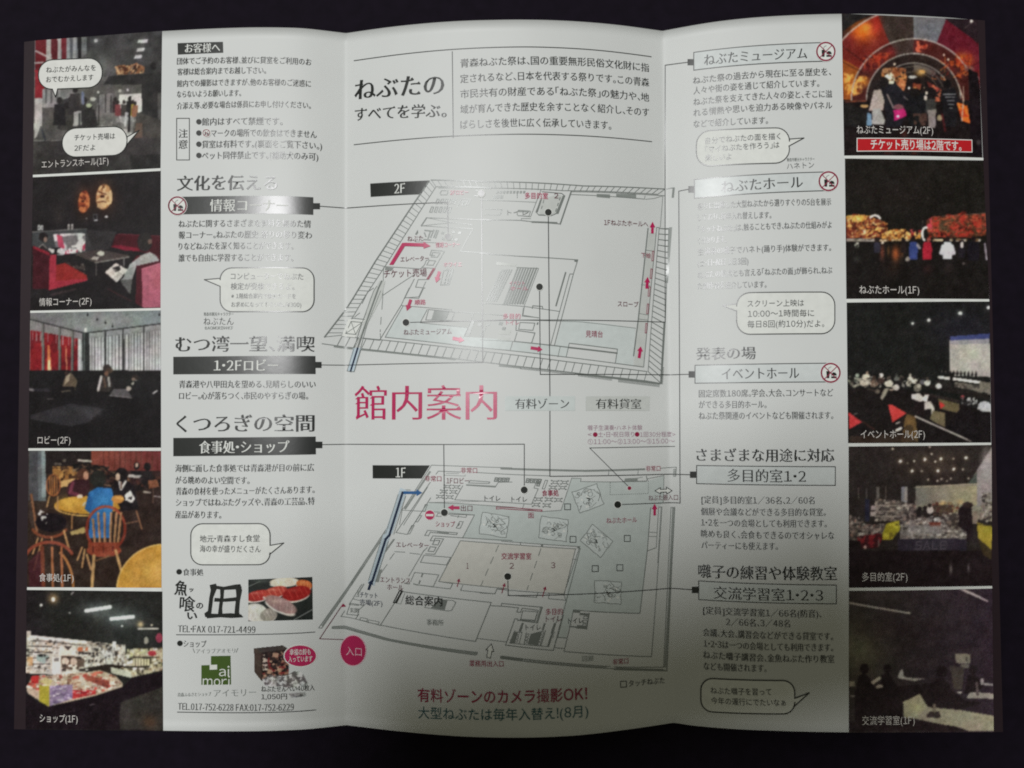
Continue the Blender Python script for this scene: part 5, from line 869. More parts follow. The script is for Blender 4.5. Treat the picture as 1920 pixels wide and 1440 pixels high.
bar([(1303, 685), (1556, 681), (1556, 716), (1303, 718.5)], (1291, 696, 1303, 708), 'イベントホール', 1353, 701, 1498, 25, 699, False, (1557, 699, 18.5))
para([('固定席数180席。学会、大会、コンサートなど', 1310, 738, 1562, 736), ('ができる多目的ホール。', 1310, 758.5, 1437), ('ねぶた祭関連のイベントなども開催されます。', 1310, 779.5, 1562, 778.5)], 16)
heading('さまざまな用途に対応', 1305, 852.5, 1564, 27, 853.5)
bar([(1306, 872.7), (1566, 875), (1566, 910), (1306, 906.7)], (1293.5, 884, 1306, 896), '多目的室1・2', 1364, 891, 1511, 27, 893, False)
para([('[定員]多目的室1／36名、2／60名', 1315, 936.5, 1527, 938), ('個展や会議などができる多目的な貸室。', 1314, 958.5, 1548, 960), ('1・2を一つの会場としても利用できます。', 1314, 979, 1550, 981.5), ('眺めも良く、会食もできるのでオシャレな', 1314, 1000, 1564, 1004), ('パーティーにも使えます。', 1315, 1021.5, 1458, 1024)], 16)
heading('囃子の練習や体験教室', 1309, 1070, 1569, 28, 1075)
bar([(1310, 1089), (1568, 1097), (1568, 1132), (1310, 1124)], (1297, 1100, 1310, 1112), '交流学習室1・2・3', 1338, 1110.5, 1543, 26, 1116, False)
para([('[定員]交流学習室1／66名(防音)、', 1318, 1143.5, 1540, 1150.5), ('2／66名、3／48名', 1361, 1165.5, 1481, 1169), ('会議、大会、講習会などができる貸室です。', 1318, 1185, 1562, 1193), ('1・2・3は一つの会場としても利用できます。', 1319, 1206, 1562, 1214), ('ねぶた囃子講習会、金魚ねぶた作り教室', 1318, 1227, 1564, 1235.5), ('なども開催されます。', 1319, 1248.5, 1437, 1253)], 16)
speech(leaf, bubble_pts(1314, 1271.5, 1490, 1334, 22, 5, ('right', 1304, 1319, (1517, 1299))), [('ねぶた囃子を習って', 1332, 1294, 1446, 14, 1297), ('今年の運行にでたいなぁ', 1333, 1313, 1473, 14, 1317)], w=2.2, fill='white', edge='black')
# ------------------------------------------------------------------ floor plans
ZA, ZB, ZC, ZD = zoomed(600, 320, 6.0), zoomed(900, 320, 4.8), zoomed(590, 540, 5.3333), zoomed(900, 560, 5.0526)
ZE, ZF, ZG, ZH = zoomed(640, 860, 6.0), zoomed(940, 860, 5.647), zoomed(590, 1060, 5.3333), zoomed(900, 1060, 5.0526)
def lerp_path(pts, t):
    p = np.array(pts, float); d = np.r_[0, np.cumsum(np.hypot(*np.diff(p, axis=0).T))]; d /= d[-1]
    return np.interp(t, d, p[:, 0]), np.interp(t, d, p[:, 1])
def ladder(a, p, q, n, w, mat, shift=0.0):
    for i in range(n+1):
        t = i/n; a.line([lerp_path(p, t), lerp_path(q, min(1, max(0, t+shift)))], w, mat, 2)
def zone(parent, pts, mat, lay=1): a = Art(); a.poly(pts, mat, lay); a.build('room_zone', parent)
def room_label(parent, t, x0, y, x1, size, mat, style='sans', y1=None): a = Art(); a.text(t, x0, y, x1, size, mat, style, 5, y1); a.build('room_label', parent)
def marker(parent, x, y, mat='black', r=6.3): a = Art(); a.ellipse(x, y, r+1.3, r+1.3, 'white', 4); a.ellipse(x, y, r, r, mat, 5); a.build('marker_dot', parent)
def arrow(parent, p, q, w, head, hw, mat): a = Art(); a.arrow(p, q, w, head, hw, mat, 5); a.build('route_arrow', parent)
def floor_tag(parent, pts, t, x0, y, x1): a = Art(); a.poly(pts, 'black', 2); a.text(t, x0, y, x1, 25, 'white', 'serif_bold', 4); a.build('floor_tag', parent)

# ---- upper floor: the wall drawing is the plan itself
g, gl, dk = 'grey', 'pale_grey', 'grey'
a = Art(); LW = 1.15
o1 = ZA((1225, 120), (620, 1025), (370, 1440)) + ZC((100, 490)); i1 = ZA((1305, 180), (735, 1070), (490, 1440)) + ZC((270, 472))
a.line(o1, 2.6, g); a.line(i1, 1.4, g); ladder(a, o1, i1, 36, 1.1, g, 0.012)
o2 = ZA((1250, 105)) + ZB((0, 97), (940, 138), (1665, 165)); i2 = ZA((1305, 180)) + ZB((0, 155), (750, 180), (1600, 213))
a.line(o2, 1.8, g); a.line(i2, 1.3, g); ladder(a, o2, i2, 37, 1.1, g, 0.0)
a.line(ZB((1665, 165), (1740, 155), (1738, 230)), 1.6, g); a.line(ZB((1742, 160), (1735, 235)), 4.0, g)
o3 = ZC((75, 557), (850, 648), (1400, 706)) + ZD((350, 640), (1000, 715), (1570, 778), (1700, 800)); i3 = ZC((275, 482), (640, 516), (1600, 622)) + ZD((850, 600), (1580, 690))
a.line(o3, 1.6, g); a.line(i3, 1.5, g); ladder(a, ZC((228, 570), (850, 648), (1400, 706)) + ZD((350, 640), (1000, 715), (1556, 776)), i3, 38, 1.3, g)
a.line(ZC((200, 585), (1400, 712)), 3.4, gl, 1.5); a.line(ZD((190, 632), (380, 650)), 4.5, gl, 1.5); a.line(ZD((380, 655), (900, 712)), 5, g, 1.5, dash=(1.4, 1.0)); a.line(ZD((930, 725), (1250, 768)), 4, g, 1.5, dash=(1.4, 1.2)); a.line(ZD((1310, 778), (1700, 826)), 5, g, 1.5, dash=(1.4, 1.0)); a.line(ZD((900, 712), (1700, 805)), 3.0, g, 1.5)
o4 = ZB((1698, 520)) + ZD((1755, 220), (1712, 800)); i4 = ZB((1612, 520)) + ZD((1625, 220), (1592, 690))
a.line(o4, 1.4, g); a.line(i4, 1.4, g); ladder(a, o4, i4, 26, 1.5, g); a.line(ZB((1715, 520), (1680, 1000)), 5, gl, 1.5); a.line(ZD((1748, 230), (1715, 800)), 4.2, g, 1.5); a.line(ZD((1736, 650), (1726, 810)), 3.2, g, 1.5, dash=(1.2, 1.2))
a.line(ZB((1612, 520), (1700, 525)), 1.3, g); a.line(ZB((1590, 510)) + ZD((1550, 645)), 1.4, g); a.line(ZB((1512, 520), (1424, 1340)) + ZD((1455, 540)), 2.3, g); a.line(ZB((1490, 715), (1560, 725)), 1, g); a.line(ZB((1450, 1025), (1530, 1035)), 1, gl); a.line(ZB((1430, 1285), (1515, 1300)), 1, g); a.line(ZB((1425, 1335), (1508, 1345)), 1, g); a.line(ZB((1590, 510), (1612, 512)), 1.2, g)
a.line(ZC((705, 492), (1600, 590), (1920, 622)) + ZD((1550, 648)), 1.4, g); a.line(ZC((655, 512), (865, 172)), 1.4, g); a.line(ZC((705, 492), (885, 178)), 1.4, g); a.line(ZC((865, 172), (885, 178), (1370, 218)), 1.2, g)
# upper right edge of the plan
a.line(ZB((820, 190), (1660, 226)), 1.1, g); a.line(ZB((820, 215), (1480, 256), (1485, 228)), 1.1, g)
for x0, x1 in ((1050, 1170), (1225, 1405)): a.poly(ZB((x0, 209), (x1, 214), (x1, 248), (x0, 238)), gl, 1.5)
a.line(ZB((1490, 258), (1570, 250), (1645, 226)), 1, gl); a.line(ZB((1645, 232), (1622, 510)), 1.1, g)
# hall for many uses
a.line(ZB((820, 190), (722, 480)), 2.6, g); a.line(ZB((722, 480), (470, 460), (372, 448), (0, 440)), 1.5, g); a.line(ZB((470, 462), (690, 470)), 3.0, g); a.line(ZB((372, 448), (372, 430), (455, 432)), 1, g); a.line(ZB((550, 170), (455, 415), (350, 405)), 1.1, g); a.line(ZB((500, 285), (0, 265)), .9, gl)
a.line(ZB((560, 190), (735, 205), (760, 225), (690, 385), (640, 405), (530, 400), (503, 372), (555, 250)), 1.5, g); a.poly(ZB((745, 225), (768, 225), (705, 390), (680, 388)), g, 1.5); a.poly(ZB((540, 262), (556, 262), (520, 375), (503, 372)), g, 1.5); a.line(ZB((722, 240), (678, 375)), 1.8, g, dash=(6, 5)); a.line(ZB((575, 265), (548, 360)), 1.4, g, dash=(6, 5)); a.poly(ZB((530, 395), (640, 398), (640, 408), (530, 403)), g, 1.5)
for x in range(150, 400, 30): a.poly(ZB((x, 182), (x+20, 183), (x+14, 206), (x-4, 205)), gl, 1.5)
for x in (120, 152, 186): a.poly(ZB((x, 222), (x+24, 223), (x+18, 252), (x-6, 251)), gl, 1.5)
a.poly(ZB((340, 352), (450, 360), (440, 376), (345, 372)), gl, 1.5); a.line(ZB((340, 405), (440, 410), (455, 365)), 1.2, g); a.line(ZB((40, 345), (200, 350), (180, 400), (40, 395)), .9, gl); a.line(ZB((335, 210), (335, 245)), 1.1, g)
# lounge furniture, library corner
for x in range(1310, 1520, 48): a.line(ZA((x+10, 320), (x+34, 322), (x+14, 372), (x-12, 368)), 1.6, gl, closed=True)
for x in range(1245, 1450, 50): a.line(ZA((x+10, 408), (x+32, 410), (x+12, 470), (x-12, 465)), 1.8, gl, closed=True)
a.line(ZA((1350, 250), (1370, 222), (1440, 225), (1430, 270), (1360, 272)), 1.8, gl, closed=True); a.line(ZA((1540, 420), (1590, 320), (1700, 325), (1660, 400)), .9, gl); a.line(ZA((1610, 345), (1660, 345), (1640, 390), (1600, 390)), 1.2, gl, closed=True); a.line(ZA((1340, 190), (1660, 185), (1920, 195)), 3.2, gl, 1.5); a.line(ZA((1760, 225), (1810, 225), (1790, 285), (1740, 285)), 2.2, gl)
a.line(ZA((1200, 530), (1140, 620)), 2.2, g); a.line(ZA((1200, 530), (1480, 540), (1920, 560)), 1.2, g); a.line(ZA((1140, 620), (1440, 640), (1720, 655)), 1, gl); a.line(ZA((1200, 530), (1480, 585), (1720, 610)), .8, gl); a.line(ZA((1150, 620), (1480, 585)), .8, gl); a.line(ZA((1720, 655), (1580, 910), (1920, 930)), 1, gl)
for p, q in (((1180, 672), (1260, 680)), ((1175, 700), (1190, 740)), ((1240, 690), (1215, 760)), ((1170, 775), (1240, 780)), ((1280, 670), (1245, 750)), ((1310, 672), (1280, 750)), ((1330, 676), (1300, 756))): a.line(ZA(p, q), 2.4, gl)
for x, y in ((1370, 700), (1490, 690), (1560, 700), (1380, 765), (1470, 770), (1520, 775)): a.poly(ZA((x, y-14), (x+34, y-10), (x+24, y+16), (x-10, y+12)), gl, 1.5)
a.poly(ZA((1100, 665), (1105, 700), (1085, 725), (1070, 715)), g, 1.5); a.line(ZA((1070, 800), (1360, 815)), 1, gl)
# lift core, counter
a.line(ZA((740, 1080), (1130, 1105), (1175, 1060), (1195, 1010), (1225, 1000)), 1.2, g); a.line(ZA((1255, 895), (1400, 905), (1290, 1100), (1150, 1090)), 1.4, gl); a.line(ZA((1255, 895), (1235, 950), (1290, 955)), 1.4, gl); a.line(ZA((1270, 920), (1350, 925), (1320, 975), (1250, 970)), 1.5, gl, closed=True); a.line(ZA((1230, 1010), (1300, 1015), (1270, 1065), (1200, 1060)), 1.5, gl, closed=True)
a.line(ZA((1215, 1225), (1105, 1225), (1075, 1310), (1180, 1320)), 1.3, g); a.line(ZA((1060, 1220), (950, 1440)), 1.3, g); a.line(ZA((1190, 1250), (1110, 1420), (960, 1430)), 1.2, g); a.line(ZA((1060, 1170), (710, 1400)), 1.1, g); a.poly(ZA((735, 1085), (830, 1095), (800, 1130), (730, 1120)), gl, 1.5)
a.line(ZA((715, 1090), (705, 1440)) + ZC((672, 215)), 1.1, g); a.line(ZC((665, 290), (655, 440)), 1.2, g, dash=(14, 9)); a.line(ZC((655, 455), (660, 510)), 1.2, g); a.line(ZC((945, 0), (900, 95), (1040, 105), (1090, 0)), 1.2, g); a.line(ZC((900, 95), (865, 172)), 1.2, g)
a.line(ZC((370, 300), (500, 315)), 1.3, g); a.line(ZC((400, 290), (450, 250)), 1.2, g); a.line(ZC((500, 505), (650, 520)), 2.4, g); a.line(ZC((475, 155), (530, 40), (590, 0)), 1.2, g)
# crossed box beside the stair
a.poly(ZC((335, 310), (500, 325), (405, 495), (270, 480)), 'white', 2.4); a.line(ZC((365, 335), (475, 345), (410, 465), (310, 455)), 1.5, g, 3, closed=True); a.line(ZC((365, 335), (410, 465)), 1.2, g, 3); a.line(ZC((475, 345), (310, 455)), 1.2, g, 3)
# walkway
a.poly(ZA((670, 1240), (735, 1240), (690, 1440)) + ZC((400, 600), (395, 835), (325, 830), (480, 400)) + ZA((560, 1440)), 'light_grey', 2.6)
a.line(ZA((695, 1245)) + ZC((640, 0), (490, 420), (430, 600)), 3.2, g, 3); a.line(ZA((640, 1300)) + ZC((590, 30), (450, 420), (325, 830)), 1.3, g, 3); a.line(ZC((660, 30), (520, 380), (395, 835)), 1.2, g, 3); a.poly(ZC((385, 600), (470, 600), (395, 835), (325, 830)), 'pale_blue', 3); a.line(ZC((430, 605), (360, 832)), 3.6, 'deep_blue', 3.5); a.line(ZC((395, 600), (325, 830), (395, 838), (465, 610)), 1.1, 'grey', 3.5)
# event hall
a.line(ZB((0, 745), (345, 770), (880, 803), (840, 930)) + ZD((705, 440)), 1.4, g); a.line(ZB((840, 930), (808, 930)) + ZD((668, 438)), 1.3, g); a.poly(ZB((850, 803), (882, 806), (876, 825), (848, 818)), g, 1.5); a.line(ZB((770, 918), (684, 1215)), 2.6, g)
a.line(ZB((330, 870), (527, 880), (400, 1210), (385, 1300)), 1.2, gl)
for k in range(8): x = 335+k*24; a.poly(ZB((x, 872), (x+14, 873), (x-112, 1205), (x-128, 1200)), gl, 1.5)
for k in range(5): x = 195+k*22; a.poly(ZB((x, 890), (x+10, 890), (x-130, 1175), (x-142, 1172)), gl, 1.5)
a.poly(ZB((150, 822), (330, 838), (320, 862), (145, 850)), 'light_grey', 1.5); a.line(ZB((0, 1190), (400, 1222), (710, 1266)), 1.2, g); a.line(ZB((470, 1240), (475, 1216), (560, 1222), (565, 1245)), 1.6, g); a.line(ZB((385, 1300), (525, 1325)), 1.2, g); a.line(ZB((385, 1300), (400, 1222)), 1.1, g); a.line(ZB((320, 1345), (900, 1360), (1400, 1418)), 1, g)
for k in range(3): a.line(ZA((1390+k*48, 1130+k*3), (1440+k*30, 1110), (1400+k*26, 1280), (1355+k*40, 1285)), 1.6, gl, closed=True)
# rooms along the corridor
a.line(ZC((1140, 215), (1400, 240), (1370, 325), (1110, 320)), 1.4, g, closed=True); a.poly(ZC((1195, 225), (1345, 240), (1310, 332), (1165, 322)), gl, 1.5); a.line(ZC((1125, 215), (1055, 348), (1530, 398)), 1.2, g); a.line(ZC((1400, 240), (1590, 250), (1530, 400), (1490, 490)), 1, gl); a.poly(ZC((1570, 330), (1600, 330), (1545, 490), (1505, 485)), gl, 1.5); a.line(ZC((1590, 250), (1900, 275)), 1, gl)
for x, y in ((1640, 350), (1680, 400), (1660, 450), (1720, 350), (1850, 340), (1880, 390)): a.poly(ZC((x, y), (x+36, y+3), (x+24, y+34), (x-12, y+30)), gl, 1.5)
a.line(ZD((380, 225), (520, 232), (500, 300), (365, 290)), 1.4, g, closed=True); a.line(ZD((345, 215), (340, 300), (520, 325), (490, 415)), 1.6, g); a.poly(ZD((540, 225), (555, 225), (550, 248), (535, 246)), g, 1.5); a.line(ZD((350, 320), (325, 405)), 1.3, g); a.line(ZD((325, 405), (720, 447), (840, 462)), 1.9, g); a.line(ZD((310, 405), (285, 490)), 1.1, g); a.poly(ZD((175, 350), (290, 372), (275, 400), (160, 385)), 'light_grey', 1.5); a.poly(ZD((190, 290), (300, 300), (280, 345), (170, 335)), 'light_grey', 1.5); a.line(ZD((0, 390), (325, 405)), 1, gl)
a.line(ZD((760, 455), (738, 550)), 1.1, g); a.line(ZD((845, 422), (1302, 478), (1282, 610)), 1.5, g); a.line(ZD((845, 422), (815, 555)), 1.2, g); a.line(ZD((840, 462), (1298, 516)), 2.8, g); a.line(ZD((400, 165), (555, 180)), 1.2, g); a.line(ZD((410, 90), (400, 165)), 1.1, g)
plan2 = a.build('floor_plan', leaf)
floor_tag(plan2, ZA((565, 146), (1236, 111), (1135, 266), (570, 296)), '2F', 739.5, 354, 759.5)
zone(plan2, ZC((880, 182), (1122, 216), (1055, 346), (1530, 399), (1495, 488), (1920, 515), (1920, 618), (1600, 588), (708, 490)), 'teal_zone')
zone(plan2, ZD((0, 392), (310, 406), (285, 490), (0, 465)), 'teal_zone', .8); zone(plan2, ZD((325, 406), (720, 448), (845, 463), (820, 556), (288, 490)), 'teal_zone')
zone(plan2, ZD((780, 208), (960, 208), (1470, 278), (1455, 520), (1452, 640), (1284, 610), (1300, 480), (848, 424), (840, 460), (712, 444)), 'teal_zone'); zone(plan2, ZB((1518, 560), (1586, 560)) + ZD((1606, 30), (1550, 645), (1455, 630), (1500, 200)), 'light_grey', .7)
zone(plan2, ZB((540, 262), (700, 215), (745, 225), (682, 385), (535, 395)), 'light_grey', .8)
for t, x0, y, x1, s, m in (('2Fロビー', 844, 361.5, 878, 10, 'pink'), ('多目的室', 984, 367, 1027.5, 13, 'magenta'), ('2', 1039, 367, 1047, 13, 'brown'), ('ねぶた', 764, 448, 793.5, 12, 'brown'), ('情報コーナー', 817, 459.8, 862, 11, 'pink'), ('エレベーター', 751, 486.5, 804, 11.5, 'brown'), ('チケット売場', 720, 514, 800, 17, 'brown'), ('ホワイエ', 832, 496.5, 866, 10, 'pink'), ('順路', 777.5, 567, 798, 11, 'magenta'), ('ねぶたミュージアム', 757, 623, 847, 12.5, 'brown'), ('多目的', 943, 593, 976, 11, 'pink'), ('トイレ', 949, 605, 973, 10, 'pink'), ('イベント', 955, 531, 984, 9, 'pink'), ('ホール', 957, 541, 990, 9, 'pink'), ('トイレ', 951, 398.5, 990, 11, 'grey'), ('下絵', 1202, 478.5, 1220, 11, 'dark_magenta'), ('スロープ', 1158, 569.5, 1197, 12, 'brown'), ('見晴台', 1098, 626, 1130, 14, 'dark_magenta')): room_label(plan2, t, x0, y, x1, s, m)
room_label(plan2, '1Fねぶたホールへ', 1132.5, 417, 1215, 12.5, 'brown', 'sans', 420.5)
a = Art(); a.poly(ZA((780, 1060), (925, 815), (955, 812), (1165, 818), (1165, 800), (1245, 850), (1165, 878), (1165, 856), (955, 850), (825, 1060)), 'magenta', 5); a.build('route_arrow', plan2)
for p, q, w, h, hw, Z in (((1345, 1135), (1306, 1262), 34, 60, 68, ZA), ((962, 116), (922, 230), 30, 55, 62, ZC), ((1380, 503), (1497, 526), 34, 50, 66, ZC), ((480, 466), (592, 484), 30, 45, 60, ZD), ((1550, 566), (1552, 460), 24, 50, 50, ZB), ((1500, 1062), (1508, 956), 26, 50, 52, ZB), ((1506, 563), (1522, 452), 28, 45, 56, ZD)):
    s = {id(ZA): 6.0, id(ZB): 4.8, id(ZC): 5.3333, id(ZD): 5.0526}[id(Z)]; arrow(plan2, Z(p)[0], Z(q)[0], w/s, h/s, hw/s, 'magenta')
for x, y0, y1, Z in ((1556, 725, 812, ZB), (1541, 885, 970, ZB), (1522, 1045, 1130, ZB), (1509, 1200, 1288, ZB), (1574, 235, 325, ZD)):
    a = Art(); a.line(Z((x-4, y0), (x+9, y0), (x+2, y1), (x-11, y1)), 1.1, 'dark_magenta', 4, closed=True); a.build('display_panel', plan2)
a = Art(); a.line(ZA((1275, 1100), (1295, 1103), (1222, 1222), (1202, 1218)), 1.2, 'dark_magenta', 4, closed=True); a.line(ZA((1285, 1102), (1212, 1220)), 1.4, 'dark_magenta', 4); a.build('display_panel', plan2)
for x, y in ((1028, 398.3), (1011.5, 538), (761.3, 604.8), (902.5, 362.8), (840, 444)): marker(plan2, x, y)

# ---- lower floor
a = Art()
a.line(ZE((1015, 72), (1920, 103)), 1.2, g); a.line(ZF((0, 105), (900, 130), (1515, 112)), 3.4, gl, 1.5); a.line(ZF((0, 98), (880, 122), (1515, 108)), 1.1, g); a.line(ZF((1680, 102), (1852, 90), (1845, 185)), 1.2, g); a.line(ZF((1835, 110), (1830, 190)), 5, gl, 1.5, dash=(2, 1)); a.line(ZE((1015, 72), (700, 560)), 1.2, g); a.line(ZE((995, 150), (720, 560)), 3.6, gl, 1.5)
a.line(ZE((520, 770), (75, 1440)) + ZG((40, 625), (70, 628), (500, 0)), 1.4, g); a.line(ZE((500, 830), (110, 1420)), 3.2, gl, 1.5); a.line(ZG((470, 20), (75, 600)), 2.6, gl, 1.5)
a.line(ZE((1065, 175), (1090, 140), (1340, 150)), 1.2, g); a.line(ZE((1520, 155), (1920, 178)) + ZF((515, 182)), 1.2, g); a.line(ZE((1180, 165), (1320, 168)), .9, gl); a.line(ZE((1160, 185), (1390, 195), (1395, 180)), .9, gl)
a.line(ZE((1000, 265), (615, 830), (740, 852), (1005, 440)), 1.3, g); a.line(ZE((970, 320), (700, 745)), 1.1, g); a.line(ZE((680, 578), (1080, 600), (1498, 632)), 1.1, g); a.line(ZE((690, 555), (655, 740)), 1.0, g)
a.line(ZE((985, 492), (1590, 478)), 0.8, gl); a.line(ZE((985, 492), (1340, 505), (1920, 545)) + ZF((430, 560), (632, 546), (745, 205)), 1.2, g)
for p in (((970, 515), (940, 590)), ((905, 640), (860, 710)), ((820, 750), (770, 845))): a.line(ZE((p[0][0], p[0][1]), (p[0][0]-26, p[0][1]), (p[1][0]-26, p[1][1]), (p[1][0], p[1][1])), 1.2, g, closed=True)
a.line(ZE((1420, 300), (1730, 320), (1765, 265), (1920, 262)), 1.2, g); a.line(ZE((1450, 245), (1670, 262), (1660, 280), (1430, 272)), 1.6, gl, closed=True); a.line(ZE((1410, 295), (1730, 312)), 2.6, gl, 1.5); a.line(ZE((1365, 305), (1275, 462), (1600, 478), (1820, 492)), 1.3, g); a.line(ZF((320, 480), (390, 318), (345, 310), (365, 262)), 1.2, g); a.line(ZF((0, 460), (320, 482)), 1.2, g); a.line(ZF((240, 482), (225, 520)), 1.1, g)
for Z, x, y in ((ZE, 1740, 235), (ZE, 1782, 236), (ZE, 1826, 237), (ZE, 1870, 238), (ZF, 278, 232), (ZF, 320, 234), (ZF, 362, 236), (ZF, 404, 238), (ZF, 392, 268)): a.line(Z((x-8, y-20), (x+20, y-18), (x+8, y+20), (x-18, y+18)), 2.0, g, closed=True); a.line(Z((x-4, y-2), (x+8, y)), 1.6, g)
a.line(ZF((465, 228), (490, 230), (458, 320), (432, 318)), 1.2, g, closed=True); a.line(ZF((745, 205), (845, 210), (838, 242), (1150, 246), (1535, 240), (1550, 212), (1720, 178)), 1.1, g); a.line(ZF((1140, 128), (1132, 178)), 1.1, g); a.line(ZF((1448, 125), (1445, 170)), 1.1, g); a.line(ZF((1535, 185), (1545, 225)), 1.6, g); a.poly(ZF((1310, 208), (1445, 204), (1440, 240), (1300, 240)), gl, 1.5); a.line(ZF((1440, 205), (1495, 195)), 1, gl)
a.line(ZF((1152, 248), (1556, 232), (1556, 368), (1152, 382)), 1.2, g, closed=True, dash=(2.2, 1.8)); a.line(ZF((1722, 180), (1712, 470)), 1.1, g)
a.line(ZF((1580, 520), (1545, 975)) + ZH((1515, 455), (1045, 435)), 1.6, g); a.line(ZF((1665, 510), (1640, 940), (1545, 978)), 1.2, g); a.line(ZF((1570, 778), (1642, 782)), 1, g); a.line(ZF((1560, 822), (1640, 824)), 1, g); a.line(ZF((1665, 510), (1700, 512), (1640, 1440)) + ZH((1625, 865), (795, 815), (850, 592)), 1.4, g); a.line(ZF((1690, 520), (1655, 1100)), 1, gl)
a.line(ZF((1795, 515), (1755, 1440)) + ZH((1740, 965), (1270, 962)), 1.3, g); a.line(ZF((1835, 515), (1790, 1440)) + ZH((1770, 998), (1270, 985)), 1.8, g); a.line(ZF((1818, 520), (1778, 1440)) + ZH((1755, 960)), 3.2, gl, 1.5); a.line(ZF((1795, 515), (1835, 518)), 1.2, g)
a.line(ZH((1235, 958), (205, 858), (198, 882), (1740, 992)), 1.2, g); a.line(ZH((200, 870), (400, 892)), 4, g, 1.5); a.line(ZH((400, 896), (1200, 965)), 4.2, g, 1.5, dash=(1.6, 1.2)); a.line(ZH((1290, 975), (1740, 992)), 4.0, g, 1.5, dash=(1.6, 1.0))
a.line(ZG((180, 610), (300, 605), (420, 640), (760, 738), (1200, 815), (1630, 870), (1612, 898), (1150, 830), (700, 745), (400, 660), (300, 632), (175, 632)), 1.2, g, closed=True); a.line(ZG((180, 622), (300, 620), (410, 652), (730, 742), (1180, 824), (1620, 884)), 3.6, gl, 1.5)
# shop counters and lift core
a.line(ZE((1085, 615), (1140, 618), (1120, 650), (1070, 648)), 1.2, g, closed=True); a.line(ZE((1210, 625), (1498, 632), (1365, 890)), 1.4, g); a.line(ZE((1230, 640), (1400, 660), (1410, 636)), 1.2, g); a.line(ZE((1320, 640), (1310, 662)), 1.2, g); a.line(ZE((1330, 706), (1372, 710), (1335, 785), (1292, 780)), 1.3, g, closed=True); a.line(ZE((1330, 730), (1315, 755)), 1.5, g)
a.line(ZE((970, 806), (1305, 835), (1295, 855), (1000, 828), (980, 866), (938, 862)), 1.4, g, closed=True); a.line(ZE((1085, 820), (1200, 838)), 3, gl); a.line(ZE((1000, 920), (1030, 868), (1365, 890), (1920, 920)), 1.4, g); a.line(ZE((1000, 920), (1040, 925), (1055, 895), (1150, 902), (1050, 1075), (950, 1070)), 1.4, g); a.line(ZE((1050, 918), (1110, 922), (1085, 970), (1025, 965)), 1.5, g, closed=True); a.line(ZE((1000, 990), (1065, 996), (1040, 1045), (975, 1040)), 1.5, g, closed=True); a.line(ZE((930, 1035), (965, 1000)), 1.3, g)
a.line(ZE((1340, 922), (1095, 1380)) + ZG((1240, 160), (1380, 182)), 1.4, g); a.line(ZE((1340, 922), (1920, 965)) + ZF((790, 955)), 1.4, g); a.line(ZE((930, 1085), (1230, 1110), (1180, 1195), (890, 1165)), 1.3, g, closed=True); a.line(ZE((930, 1030), (760, 1320)), 1.3, g); a.line(ZE((600, 1045), (715, 1052)), 1.2, g); a.line(ZE((770, 1062), (885, 1075)), 1.2, g); a.line(ZE((595, 1065), (545, 1130)), 1.2, g); a.line(ZE((515, 1190), (450, 1280)), 1.2, g); a.line(ZE((600, 905), (500, 1045)), 1.2, g); a.line(ZE((585, 910), (490, 1040)), 2.2, gl, 1.5)
a.line(ZG((1000, 70), (1240, 95), (1185, 212), (1030, 195)), 1.3, g); a.line(ZG((1000, 70), (960, 160)), 1.2, g); a.line(ZG((1080, 82), (1040, 190)), 2.4, g, dash=(7, 6)); a.line(ZG((900, 178), (945, 185)), 2.2, gl); a.line(ZG((990, 185), (1030, 195)), 2.4, gl); a.line(ZG((1030, 195), (1355, 235), (1380, 182)), 1.3, g)
a.line(ZF((0, 872), (830, 930), (660, 1440)) + ZH((815, 330), (650, 315), (655, 262), (800, 270)), 1.3, g); a.line(ZF((205, 885), (202, 912)), 1.3, g); a.poly(ZF((420, 905), (442, 906), (440, 930), (418, 928)), g, 1.5); a.poly(ZF((805, 925), (834, 928), (830, 952), (800, 948)), g, 1.5); a.line(ZF((785, 955), (665, 1440)), 1.3, g); a.line(ZF((750, 1065), (800, 1068)), 1.2, g); a.line(ZF((835, 950), (705, 1440)) + ZH((695, 805)), 1.5, g); a.line(ZF((420, 950), (270, 1392)), 1.4, g, dash=(14, 9)); a.line(ZE((1770, 970), (1570, 1430)), 1.3, g, dash=(14, 9))
a.line(ZG((1240, 160), (1920, 232)) + ZH((160, 225), (800, 272)), 1.3, g); a.line(ZG((1480, 200), (1460, 250), (1800, 284), (1825, 232)), 1.3, g); a.line(ZH((0, 262), (140, 270), (162, 225)), 1.2, g); a.line(ZH((270, 232), (265, 282), (535, 303), (550, 255)), 1.2, g)
# office
a.line(ZG((875, 262), (1765, 370), (1608, 760), (658, 597), (830, 325)), 1.5, g, closed=True); a.line(ZG((1755, 402), (1920, 412)) + ZH((365, 402), (348, 440), (382, 446), (400, 405), (550, 425), (520, 530), (380, 515), (358, 525), (355, 508), (330, 506), (242, 755), (693, 806)), 1.5, g); a.line(ZG((1625, 730), (1920, 765)) + ZH((245, 722)), 1.2, g); a.line(ZG((1290, 345), (1380, 350), (1412, 372), (1370, 450), (1330, 456), (1100, 420), (1130, 372)), 1.3, g); a.poly(ZG((1230, 340), (1330, 345), (1300, 446), (1165, 425)), g, 1.5); a.line(ZG((900, 280), (860, 385), (820, 378)), 1.2, gl)
a.line(ZG((850, 250), (878, 256), (818, 374), (788, 370)), 2.0, 'black', 3, closed=True); a.line(ZG((868, 258), (812, 370)), 2.0, 'black', 3)
